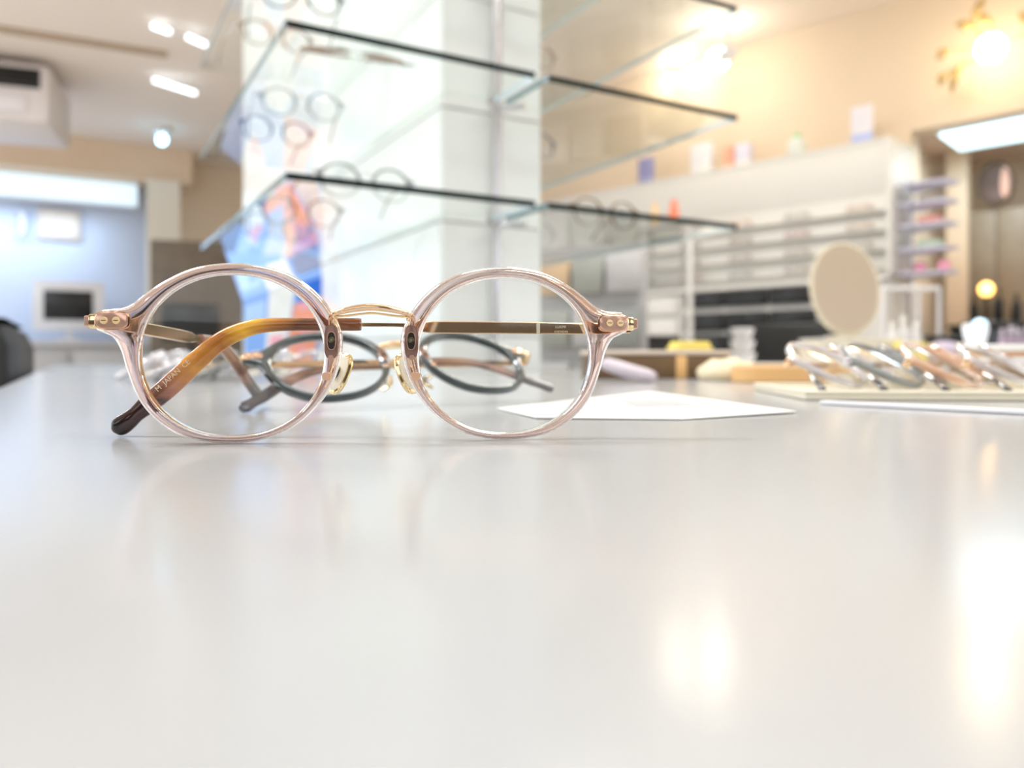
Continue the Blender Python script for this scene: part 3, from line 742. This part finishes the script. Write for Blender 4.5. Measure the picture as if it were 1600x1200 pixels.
# air conditioner hung under the ceiling
ac = empty('air_conditioner', P(20, 220, 4.7), R(20), 'white ceiling air conditioner with a black air slot, top left', 'air conditioner')
ac.location.z = 0; ao = Vector((0, 0, 2.115))
vs, fs = bevbox(1.36, .62, .35, (-.42, 0, .185), .035)
setang(mesh('body', [Vector(v)+ao for v in vs], fs, mat('ac_plastic', (.74, .68, .66), .45), ac))
box('air_slot', (1.26, .02, .115), (-.42, -.306, 2.115+.265), M_black, ac, .006)
for k in range(3): box('louvre', (1.22, .012, .008), (-.42, -.320, 2.115+.235+k*.03), M_dark, ac)
box('front_flap', (1.2, .016, .11), (-.46, -.312, 2.115+.115), mat('ac_flap', (.80, .75, .76), .4), ac, .006)
for sx in (-.9, .1): rod('hanger', (sx, .1, 2.44), (sx, .1, H-.001), .012, M_chrome, ac)
# lit white valance on the far wall
va = empty('light_valance', FWp(-1.2, .0, 0), TH, 'long glowing bluish white light valance across the far left wall', 'light')
M_val = mat('valance_diffuser', (.8, .88, .95), .5, emit=(.62, .84, 1.0), estr=.55)
box('housing', (3.4, .20, .195), (0.06, -.118, 2.136), M_whitep, va, .006)
box('diffuser', (3.36, .02, .185), (0.06, -.229, 2.136), M_val, va, .004)
lv_ = light('valance_light', 'AREA', FWp(-1.2, .30, 1.93), 9, (.62, .80, 1.0), 2.8, FWp(-1.2, .05, 1.0), size_y=.06)
# LED spot on the ceiling; glowing bars added for reflections in the glass
q = P(253, 219, 5.9)
sp = empty('ceiling_spotlight', (q.x, q.y, q.z), 0, 'small bluish glowing ceiling spotlight beside the air conditioner', 'lamp')
M_led = mat('led_blue_white', (1, 1, 1), .4, emit=(.25, .70, 1.0), estr=9)
ellipsoid('bulb', (0, 0, 0), (.035, .035, .035), M_led, sp)
lathe('holder', [(.035, .035), (.06, .05), (.06, .10), (.02, .11), (.02, H-q.z-.001)], M_whitep, sp)
for k, (x0, y0, x1, y1, D) in enumerate(((238, 40, 266, 50, 4.0), (292, 57, 322, 70, 4.1), (240, 125, 306, 146, 4.8))):
    a = P(x0, y0, D); b = P(x1, y1, D+.06)
    e = empty('glint_bar', (a+b)/2, 0, 'short white glowing bar standing for a glass reflection, left of the glass shelves, %s' % ('upper left one', 'upper right one', 'lower one')[k], 'lamp')
    h2 = (b-a)/2
    sweep('tube', [tuple(-h2)+(.013, .013), tuple(h2)+(.013, .013)], mat('glint_bar_white', (1, 1, 1), .4, emit=(.75, .9, 1.0), estr=2.2), e, n=10, e=1)
    for s_ in (-.8, .8): rod('hanger', (h2.x*s_, h2.y*s_, h2.z*s_+.02), (h2.x*s_, h2.y*s_, H-e.location.z-.001), .004, M_chrome, e, 6)
# picture and small hook on the wall, counter with monitor
def on_far(x, y):      # point on the far wall seen at an image position
    k = Vector(((x-800)/F, 1, (HOR-y)/F)); c_ = Vector((0, 0, CZ)); s_ = (FW-Vector((0, 0, 0))).dot(AX_A)/k.dot(AX_A)
    return c_+k*s_
q = on_far(93, 352)
pf = empty('framed_picture', q-AX_A*.02, TH, 'square beige framed picture on the pale blue wall', 'picture')
box('frame', (.32, .03, .26), (0, 0, 0), mat('beige_frame', (.72, .66, .62), .5), pf, .006); box('picture_sheet', (.25, .012, .20), (0, -.016, 0), mat('beige_print', (.78, .70, .62), .6, var=.2, scale=14), pf)
q = on_far(36, 350)
hk = empty('wall_telephone', q-AX_A*.03, TH, 'small pale handset hanging on the wall left of the picture', 'handset')
box('cradle', (.06, .03, .20), (0, 0, 0), mat('pale_lilac', (.66, .68, .80), .5), hk, .01); box('handset', (.045, .035, .24), (0, -.03, 0), mat('pale_lilac2', (.70, .72, .84), .5), hk, .014)
q = on_far(110, 560)
gc = empty('wall_counter', FWp(.0, .42, 0), TH, 'long grey counter along the far left wall', 'counter')
box('counter_body', (2.6, .55, .84), (-.6, 0, .42), mat('counter_grey', (.46, .46, .46), .6, var=.15), gc, .01); box('counter_top', (2.64, .60, .04), (-.6, 0, .862), mat('counter_top', (.6, .6, .62), .4), gc, .006)
for k in range(4): box('counter_door', (.60, .02, .74), (-1.55+k*.64, -.286, .43), mat('counter_door', (.52, .52, .53), .6), gc, .006)
MS = 1
mo = empty('monitor', FWp(.04, .40, .884), TH, 'white monitor with black screen on the grey counter', 'monitor')
box('stand', (.18, .14, .02), (0, 0, .011), M_whitep, mo, .004); box('neck', (.05, .03, .10), (0, .02, .06), M_whitep, mo, .004)
box('bezel', (.50, .04, .40), (0, 0, .28), M_whitep, mo, .008); box('screen', (.345, .012, .235), (-.005, -.021, .285), M_black, mo, .002)
# brown cabinet with a dark television
q = P(318, 545, 5.0)
bc = empty('wooden_cabinet', (q.x, q.y, 0), TH*.6, 'brown wooden wall cabinet seen through the left lens', 'cabinet')
M_umb = mat('umber_wood', (.13, .10, .07), .5, var=.3, scale=12)
box('cabinet_body', (.62, .35, 1.50), (0, .1, .752), M_umb, bc, .008); box('cabinet_door', (.28, .02, .68), (-.155, -.085, .38), M_umb, bc, .006); box('cabinet_door', (.28, .02, .68), (.155, -.085, .38), M_umb, bc, .006)
tv = empty('television', (q.x+.06, q.y-.34, .0), TH*.6, 'black television screen in front of the brown cabinet', 'television')
box('screen', (.30, .04, .20), (.0, -.03, .97), M_black, tv, .006); box('bezel', (.33, .03, .23), (0, 0, .97), M_dark, tv, .006); rod('stand_pole', (0, 0, .02), (0, 0, .87), .018, M_dark, tv); lathe('stand_base', [(.13, .001), (.13, .02), (.03, .03)], M_dark, tv)

# ------------------------------------------------------------------ right background: shelving along the cream wall
ru = empty('wall_shelving', RW(0, .15, 0), WANG, 'long white shelving unit along the cream wall', 'shelving')
def rl(t, n, z):   # local coordinates of the unit: x along the wall, y towards the room is -? (right-handed)
    p = RW(t, n, z)-Vector(ru.location); c, s_ = math.cos(-WANG), math.sin(-WANG)
    return (p.x*c-p.y*s_, p.x*s_+p.y*c, p.z)
def rbox(nm, t0, t1, n0, n1, z0, z1, m, par=ru, b=.003):
    c = rl((t0+t1)/2, (n0+n1)/2, (z0+z1)/2); return box(nm, (abs(t1-t0), abs(n1-n0), z1-z0), c, m, par, b)
U1 = 3.3; UT = 1.775
M_unit = mat('shelving_white', (.74, .73, .69), .5, var=.02)
rbox('back_panel', -.05, U1, .004, .222, 1.145, 1.53, M_unit)
rbox('end_panel', -.075, -.05, .004, .285, 1.145, UT, M_unit)
rbox('fascia', -.05, U1, .004, .22, 1.53, UT, M_unit)
rbox('top_panel', -.05, U1, .004, .222, UT, UT+.022, M_unit)
SH = [1.18, 1.27, 1.36, 1.45]
for z in SH: rbox('shelf_board', -.05, U1, .223, .27, z-.006, z, M_unit, b=.001)
rbox('base_cabinet', -.05, U1, .004, .28, .003, 1.12, mat('base_white', (.70, .69, .66), .5))
rbox('base_top', -.06, U1, .004, .31, 1.12, 1.14, M_white)
for k in range(3):
    for zz0, zz1 in ((1.03, 1.112), (.90, 1.0), (.60, .88)):
        rbox('drawer', .27+k*.25, .51+k*.25, .282, .306, zz0, zz1, M_black, b=.006)
for k in range(6):
    for zz0, zz1 in ((1.0, 1.10), (.86, .98), (.55, .84)):
        rbox('drawer', 1.06+k*.36, 1.40+k*.36, .282, .302, zz0, zz1, M_grey if (k+int(zz0*10)) % 2 else M_white, b=.006)
row = ['bottom', 'second', 'third', 'top']
kinds = ['brown', 'peach', 'brown', 'red', 'grey', 'brown', 'peach', 'brown', 'grey']
for i, z in enumerate(SH):
    for k in range(7):
        t = .08+k*.31
        kd = kinds[(k*2+i*5) % 9]
        glasses_copy(kd, 'fold', RW(t, .252, z), (0, 0, math.degrees(WANG)-180), 'small %s eyeglasses on the %s board of the wall shelving, %s from its right end' % ({'dark': 'black'}.get(kd, kd), row[i], ('first', 'second', 'third', 'fourth', 'fifth', 'sixth', 'seventh', 'eighth', 'ninth')[k]), 'eyeglasses on the %s board of the wall shelving' % row[i], z)
# things on top of the shelving
def bottle(name, x, y, D, h, r, m, mc, label, cat='bottle', z=None):
    q = P(x, y, D); e = empty(name, (q.x, q.y, z if z is not None else q.z), 0, label, cat)
    lathe('body', [(r*.92, .0005), (r, r*.15), (r, h*.62), (r*.5, h*.76), (r*.42, h*.8)], m, e); lathe('cap', [(r*.46, h*.8), (r*.46, h*.97), (r*.3, h)], mc, e); return e
def carton(name, t, n, z, w_, d2, h, m, label, cat, m2=None, tilt=0):
    q = RW(t, n, z); e = empty(name, q, WANG+tilt, label, cat)
    box('carton', (w_, d2, h), (0, 0, h/2+.0005), m, e, .003); box('band', (w_*1.01, d2*1.01, h*.22), (0, 0, h*.14+.0005), m2 or M_white, e, .002); return e
def tAt(x, n=.18):   # position along the wall seen at image column x
    k = (x-800)/F; a = WA+WN*n; return (a.x-k*a.y)/(k*WC.y-WC.x)
ZT = UT+.0225
q = RW(tAt(1245), .18, 0)
e = bottle('squat_jar', 1245, 230, q.y, .115, .045, mat('jar_white', (.80, .84, .78), .3), mat('green_cap', (.35, .70, .35), .4), 'squat white jar with green lid on top of the shelving', 'jar', ZT); e.location.x = q.x
carton('display_card', tAt(1347), .18, ZT, .10, .012, .18, mat('card_lilac', (.78, .76, .82), .5), 'pale card with a blue base standing on the shelving', 'card', mat('card_blue', (.45, .52, .85), .5))
carton('small_box', tAt(1160), .16, ZT, .09, .05, .12, mat('lavender_box', (.74, .70, .82), .5), 'lavender box on the shelving, right of the orange one', 'box')
carton('small_box', tAt(1138), .16, ZT, .05, .05, .12, mat('orange_box', (.92, .42, .28), .5), 'small orange box on the shelving between pale boxes', 'box', mat('orange_box2', (.95, .55, .4), .5))
carton('small_box', tAt(1095), .16, ZT, .13, .05, .17, M_whitep, 'tall white box on top of the shelving', 'box')
carton('small_box', tAt(1010, .16), .16, ZT, .10, .03, .16, mat('slate_blue_box', (.30, .30, .52), .5), 'slate blue box on the shelving below the glass shelves', 'box', mat('slate2', (.4, .4, .6), .5))
def vase(x, y0, y1, D, m, label):
    q = P(x, y0, D); h = (y0-y1)/F*D; e = empty('slim_vase', (q.x, q.y, q.z), 0, label, 'vase'); r = h*.2
    lathe('body', [(r*.7, .0005), (r, h*.15), (r*1.05, h*.5), (r*.7, h*.8), (r*.55, h*.9)], m, e); lathe('neck_ring', [(r*.62, h*.9), (r*.7, h*.95), (r*.62, h)], m, e)
    return e
# lower glass-fronted ledge that carries the two vases
D1 = 4.05
ld = empty('wall_ledge', P(1040, 352, D1), WANG, 'narrow white ledge in front of the shelving carrying two vases', 'ledge')
box('ledge_board', (.36, .10, .012), (0, 0, -.008), M_white, ld, .002)
zl = -ld.location.z
for sx in (-.15, .15): box('ledge_leg', (.02, .02, ld.location.z-.016), (sx, 0, zl+(ld.location.z-.016)/2+.001), M_white, ld)
vase(1053, 351, 312, D1-.01, mat('coral_glaze', (.95, .28, .16), .35), 'coral red slim vase on the white ledge').location.z = ld.location.z-.001
vase(1023, 349, 312, D1+.03, mat('tan_glaze', (.88, .66, .40), .4), 'tan slim vase on the white ledge left of the red one').location.z = ld.location.z-.001
# corner rack at the end of the shelving
cr = empty('corner_rack', RW(-.20, .12, 0), WANG, 'narrow corner rack with pale tiers at the end of the shelving', 'rack')
for k, z in enumerate((1.14, 1.25, 1.36, 1.46, 1.55)):
    o = prism('tier', [(.11, -.12), (.11, .12), (-.09, .10), (-.11, .0)][::-1], z, z+.012, mat('lilac_tier', (.62, .62, .78), .4), cr)
rod('rack_post', (.09, -.0, .003), (.09, 0, 1.60), .010, M_chrome, cr)
for k, (x, y) in enumerate(((1381, 405), (1409, 405))):
    q = RW(-.15-.10*k, .13, 1.152)
    b = empty('pink_ball', q, 0, 'small pink ball ornament on the corner rack, %s one' % ('left', 'right')[k], 'ornament')
    ellipsoid('ball', (0, 0, .030), (.028, .028, .028), mat('pink_glaze', (1.0, .42, .55), .4), b); lathe('foot', [(.014, .0005), (.012, .006)], M_white, b, 12)
for k, (z, c) in enumerate(((1.372, (.75, .35, .30)), (1.472, (.4, .36, .3)), (1.262, (.5, .62, .5)))):
    q = RW(-.19, .12, z); b = empty('trinket_box', q, WANG, 'small %s trinket box on the corner rack' % ('reddish', 'olive brown', 'sage green')[k], 'box')
    m_ = mat('trinket%d' % k, c, .5); box('box_body', (.09, .07, .03), (0, 0, .0157), m_, b, .003); box('box_lid', (.094, .074, .012), (0, 0, .037), m_, b, .003)

# alcove: ceiling light, pillar, oval mirror, brown panel with cabinet and lamp
M_flu = mat('fluorescent_panel', (1, 1, 1), .4, emit=(.50, .88, 1.0), estr=1.4)
def on_plane_z(x, y, z):
    D = (z-CZ)*F/(HOR-y); return Vector(((x-800)/F*D, D, z))
fa, fb, fc, fd = [on_plane_z(x, y, AH-.03) for x, y in ((1468, 213), (1500, 236), (1680, 206), (1640, 180))]
fl = empty('ceiling_panel_light', (fa+fc)/2, 0, 'bright rectangular ceiling light inside the alcove at the right', 'light')
pts = [p-fl.location for p in (fa, fb, fc, fd)]
prism('diffuser', [p[:2] for p in pts], 0, .012, M_flu, fl); prism('frame', [(p[0]*1.05, p[1]*1.05) for p in pts], .0125, .029, M_whitep, fl)
light('alcove_light', 'AREA', fl.location+Vector((0, 0, -.02)), 2.5, (.8, .93, 1.0), .4, fl.location+Vector((0, 0, -1)), size_y=.15)
def on_back(x, y, n):
    k = Vector(((x-800)/F, 1, (HOR-y)/F)); c_ = Vector((0, 0, CZ)); s_ = (WA+WN*n).dot(WN)/k.dot(WN); return c_+k*s_
q0 = on_back(1478, 500, -.55); q1 = on_back(1510, 500, -.55)
tag(slab('trim_4', q0, q1, .08, 0, AH-.001, mat('tan_pillar', (.80, .64, .48), .7)), kind='structure')
q0 = on_back(1512, 440, -.62); q1 = on_back(1660, 440, -.62)
pw = (q1-q0).length
dp = empty('mirror_panel', ((q0+q1)/2).xy.to_3d(), WANG, 'dark brown panel standing for a mirror reflection in the alcove, behind the small lamp', 'panel')  # dark reflection of a mirror, put into the colour of a brown panel
zt = 1.53
for k in range(3): box('board', (pw/3-.004, .03, zt-.60), (-pw/2+pw/3*(k+.5), 0, .60+(zt-.60)/2), mat('umber_reflection', (.26, .20, .14), .5, var=.2), dp, .003)
box('skirting', (pw, .034, .6), (0, 0, .301), M_brownw, dp)
bkc = empty('black_cabinet', on_back(1575, 560, -.42).xy.to_3d(), WANG, 'low black cabinet in the alcove under the brown panel', 'cabinet')
box('cabinet_body', (.46, .22, .90), (0, 0, .452), M_black, bkc, .006); box('cabinet_top', (.48, .24, .02), (0, 0, .913), M_black, bkc, .004)
for sx in (-.115, .115): box('cabinet_door', (.215, .015, .8), (sx, .118, .46), M_dark, bkc, .004)
q = on_back(1541, 452, -.42)
lm = empty('table_lamp', (q.x, q.y, .9235), 0, 'small glowing amber table lamp on the black cabinet', 'lamp')
hh = q.z-.9235
lathe('base', [(.05, .0005), (.05, .012), (.012, .02), (.010, hh-.03)], M_dark, lm); ellipsoid('globe', (0, 0, hh), (.034, .034, .036), mat('amber_globe', (1, .7, .3), .4, emit=(1.0, .52, .12), estr=3.0), lm)
light('table_lamp_light', 'POINT', (q.x-.03, q.y-.06, q.z), .35, (1, .55, .2), .03)
for k, x in enumerate((1522, 1560, 1588)):
    q = on_back(x, 470, -.38)
    e = bottle('dark_bottle', x, 480, q.y, .15+.03*(k % 2), .022, M_black, M_dark, 'black bottle on the alcove cabinet, %s of three' % ('left', 'middle', 'right')[k], z=.9235); e.location.x = q.x
q = on_back(1556, 288, -.60)
om = empty('oval_picture', q, WANG, 'dark oval framed portrait hanging high in the alcove', 'picture')
def oval(nm, rx, rz, y0, y1, m, par, n=40):
    vs = [(rx*math.cos(2*math.pi*k/n), y, rz*math.sin(2*math.pi*k/n)) for y in (y0, y1) for k in range(n)]
    return setang(mesh(nm, vs, [tuple(range(n)), tuple(range(2*n-1, n-1, -1))]+[(k, n+k, n+(k+1) % n, (k+1) % n) for k in range(n)], m, par))
oval('frame', .085, .118, -.015, .015, mat('umber_frame', (.12, .085, .06), .8, spec=.1), om); oval('inset', .062, .092, .014, .022, mat('portrait_print', (.13, .09, .08), .9, spec=.1, var=.6, scale=14), om)
oval('pink_side', .020, .08, .0145, .024, mat('portrait_pink', (.60, .34, .26), .5), om).location = (-.045, 0, 0)  # pink area of the portrait print

# lamps on the cream wall
def spot_fix(x, y, D, tx, ty, label, e_, ball=.042):
    q = P(x, y, D); tgt = on_back(tx, ty, 0.0)
    e = empty('ceiling_spotlight', q, 0, label, 'lamp')
    dr = (tgt-q).normalized()
    sweep('housing', [tuple(-dr*.10)+(.03, .03), tuple(-dr*.05)+(.034, .034), tuple(-dr*.02)+(.036, .036)], M_whitep, e, n=14, e=1)
    ellipsoid('bulb', tuple(dr*.03), (ball, ball, ball), mat('warm_bulb', (1, 1, 1), .4, emit=(1.0, .93, .75), estr=22), e)
    rod('stem', tuple(-dr*.06), (-dr.x*.06, -dr.y*.06, H-q.z-.001), .008, M_whitep, e)
    light('spot_light', 'SPOT', q+dr*.12, e_, (1.0, .86, .60), .04, tgt, angle=105)
spot_fix(1127, 90, 4.0, 1010, 150, 'white ceiling spotlight with glowing bulb near the cream wall corner', 3.2, .055)
spot_fix(1062, 78, 4.45, 1000, 150, 'white ceiling spotlight glowing behind the right glass shelves', 3.2, .055)
q = on_back(1548, 75, .10)
sc = empty('wall_sconce', q, WANG, 'glowing wall lamp with golden leaves high on the cream wall', 'lamp')
ellipsoid('globe', (0, 0, 0), (.06, .05, .06), mat('sconce_glow', (1, .95, .8), .4, emit=(1.0, .88, .55), estr=7), sc)
rod('arm', (0, -.10, 0), (0, -.05, 0), .012, M_gold, sc)
M_leaf = mat('brass_leaf', (.55, .38, .16), .35, .5)
for k, (dx, dz, ang, L_) in enumerate(((.03, .15, 110, .13), (.08, .10, 30, .10), (.00, .10, 60, .09), (.17, .0, -30, .07), (.17, -.11, -60, .07), (.12, -.12, -75, .14), (-.15, .06, 50, .10))):
    # local x points away along the wall, which is left in the picture
    a = R(ang); pts = []
    for i in range(9):
        t_ = i/8; wdt = .020*math.sin(math.pi*t_)+.001
        pts.append((dx+math.cos(a)*L_*(t_-.5), .06+.03*math.sin(t_*3), dz+math.sin(a)*L_*(t_-.5), wdt, .003))
    sweep('leaf', pts, M_leaf, sc, n=8, e=1, binormal=(0, 1, 0))
    rod('leaf_stem', (0, -.04, 0), pts[0][:3], .003, M_leaf, sc, 6)
light('sconce_light', 'POINT', q+WN*.14, 1.5, (1.0, .82, .50), .08)

# ------------------------------------------------------------------ counter behind the table with the oval mirror
CT = T-.006
c2 = empty('back_counter', (1.28, 2.30, 0), 0, 'pale counter behind the table carrying the oval mirror', 'counter')
box('counter_body', (1.30, .46, CT-.03), (0, 0, (CT-.03)/2+.001), M_white, c2, .004); box('counter_top', (1.36, .52, .028), (0, 0, CT-.014), M_white, c2, .004)
for k in range(4): box('counter_door', (.30, .015, .62), (-.48+k*.32, -.235, .36), M_whitep, c2, .004)
DM = 2.2
zst = CT
for k in range(4):
    w_ = (.235, .225, .235, .22)[k]
    bx_ = empty('storage_box', P(1326, 560, DM+.03), 0, 'flat white carton stacked under the oval mirror, %s of four' % ('lowest', 'second', 'third', 'topmost')[k], 'box', 'cartons under the oval mirror')
    bx_.location.z = zst+.0003; box('carton', (w_, .17, .012), (0, 0, .0062), M_creamp if k % 2 else M_whitep, bx_, .0015); box('carton_lid', (w_+.004, .174, .006), (0, 0, .0152), M_white, bx_, .001); zst += .0186
mi = empty('table_mirror', P(1320, 530, DM), 0, 'oval tilting table mirror on a slim stand at the right', 'mirror'); mi.location.z = zst+.0003
mz = P(1320, 450, DM).z-mi.location.z
lathe('base', [(.055, .0005), (.055, .006), (.012, .012), (.008, .016)], M_creamp, mi); rod('stem', (0, .012, .01), (0, .012, mz-.03), .007, M_creamp, mi)
mir = empty  # the glass faces the room behind the viewer
mf = oval('mirror_frame', .095, .142, -.004, .010, M_creamp, mi); mf.location = (0, 0, mz); mf.rotation_euler = (R(-17), 0, R(-8))
mg = oval('mirror_glass', .089, .136, -.007, -.0041, mat('mirror_silver', (.92, .88, .78), .03, 1.0, var=0), mf)
def small(name, x, y0, h, r, m, mc, label, cat, D=2.2):
    q = P(x, y0, D); e = bottle(name, x, y0, D, h, r, m, mc, label, cat, CT+.0003); e.location.x = q.x; return e
for k, x in enumerate((1395, 1412, 1432)):
    small('white_bottle', x, 560, .125+.02*(k == 1), .017, M_whitep, M_white, 'slim white bottle beside the oval mirror, %s of three' % ('left', 'middle', 'right')[k], 'bottle', 2.28)
yb = empty('yellow_carton', P(1421, 560, 2.13), 0, 'small yellow carton with a teal dot in front of the white bottles', 'box'); yb.location.z = CT+.0003
box('carton', (.075, .05, .062), (0, 0, .0315), mat('yellow_card', (.95, .80, .22), .5), yb, .003); oval('teal_dot', .012, .012, -.0275, -.0245, mat('teal_print', (.25, .65, .62), .5), yb).location = (-.012, 0, .03)
rk = empty('acrylic_rack', P(1408, 560, 2.40), 0, 'white wire rack standing behind the white bottles', 'rack'); rk.location.z = CT+.0003
for sx in (-.055, .055): rod('rack_post', (sx, 0, .001), (sx, 0, .24), .006, M_whitep, rk)
rod('rack_bar', (-.06, 0, .235), (.12, 0, .235), .007, M_whitep, rk); rod('rack_bar', (-.055, 0, .10), (.055, 0, .10), .005, M_whitep, rk); rod('rack_post', (.118, 0, .001), (.118, 0, .235), .006, M_whitep, rk)
bb = empty('black_organizer', P(1478, 560, 2.28), 0, 'black desk organizer behind the leaning eyeglasses at the right', 'organizer'); bb.location.z = CT+.0003
box('organizer_body', (.12, .09, .085), (0, 0, .043), M_black, bb, .004); box('organizer_slot', (.03, .092, .06), (.03, 0, .04), M_dark, bb, .003)
dm = empty('lilac_cushion', P(1476, 560, 2.14), 0, 'rounded lilac cushion in front of the black organizer', 'cushion'); dm.location.z = CT+.0003
ellipsoid('cushion_body', (0, 0, .033), (.055, .04, .033), mat('lilac_fabric', (.60, .54, .68), .7), dm); lathe('button', [(.008, .064), (.008, .067)], M_grey, dm, 10)
cp = empty('paper_cup_lamp', P(1524, 560, 2.12), 0, 'small white cone shaped lamp glowing bluish among the counter things', 'lamp'); cp.location.z = CT+.0003
lathe('shade', [(.014, .030), (.022, .05), (.032, .10), (.030, .112)], mat('cone_glow', (1, 1, 1), .4, emit=(.75, .9, 1), estr=.35), cp); lathe('foot', [(.03, .0005), (.03, .004), (.006, .008), (.006, .031)], M_whitep, cp)
ba = empty('glass_bulb', P(1531, 560, 2.35), 0, 'round pale blue glowing bulb on a stem at the right', 'lamp'); ba.location.z = CT+.0003
ellipsoid('bulb', (0, 0, .115), (.022, .022, .022), mat('blue_bulb', (.6, .85, 1), .3, emit=(.5, .82, 1), estr=1.6), ba); lathe('stem', [(.025, .0005), (.025, .006), (.005, .01), (.005, .095)], M_dark, ba)
bm = empty('equipment_case', P(1560, 560, 2.42), 0, 'dark grey equipment case at the right end of the counter', 'case'); bm.location.z = CT+.0003
box('case_body', (.17, .12, .105), (0, 0, .053), mat('case_dark', (.06, .065, .08), .5), bm, .006); box('case_lid', (.174, .124, .025), (0, 0, .119), M_dark, bm, .005); box('latch', (.03, .006, .02), (0, -.063, .105), M_chrome, bm)
for k in range(6):
    small('lilac_vial', 1566+k*13, 560, .10+.008*(k % 2), .010, mat('lilac_glass', (.52, .42, .55), .3), mat('lilac_cap', (.70, .62, .74), .4), 'small lilac vial in the row at the right edge, %s from left' % ('first', 'second', 'third', 'fourth', 'fifth', 'sixth')[k], 'vial', 2.12)
# white rolls and black chairs in the middle distance
rs = empty('cup_stack', P(1152, 560, 2.2), 0, 'stack of white cups left of the black chairs', 'cups')
rs.location = (P(1160, 560, 2.12).x, 2.12, CT+.0003)
for k in range(3): lathe('cup', [(.026-.002*k, .0005+k*.034), (.036-.002*k, .030+k*.034), (.034-.002*k, .033+k*.034)], M_whitep, rs)
def black_chair(x, D, top, rz, label):
    q = P(x, 500, D); e = empty('black_chair', (q.x, q.y, 0), rz, label, 'chair')
    vs, fs = bevbox(.42, .06, .34, (0, 0, top-.17), .03); setang(mesh('backrest', vs, fs, M_black, e)); vs, fs = bevbox(.44, .44, .06, (0, -.24, .45), .025); setang(mesh('seat', vs, fs, M_black, e))
    for sx in (-.19, .19):
        for sy in (-.42, -.03): rod('leg', (sx, sy, .002), (sx, sy, .43), .012, M_dark, e)
        rod('back_post', (sx*.8, -.01, .43), (sx*.8, 0, top-.3), .012, M_dark, e)
black_chair(1225, 3.05, .905, R(150), 'black chair with padded back in front of the black drawers')
black_chair(1000, 3.45, .86, R(20), 'black chair turned towards the wall shelving, left of the other black chair')
gd = empty('card_rack', P(925, 560, 2.8), R(-30), 'grey card rack with dark pockets seen right of the partition', 'rack'); gd.location.z = 0
box('rack_back', (.42, .03, .62), (0, 0, .86), M_grey, gd, .006); box('rack_foot', (.34, .22, .55), (0, .02, .277), M_grey, gd, .006)
for i in range(3):
    for k in range(3):
        box('pocket', (.12, .035, .13), (-.135+k*.135, -.03, .68+i*.19), [mat('pale_grey_card', (.5, .5, .52), .6), M_dark, mat('sage', (.35, .37, .35), .6), M_greyac2, mat('tan_card', (.6, .45, .3), .6)][(i*2+k*3) % 5], gd, .003)
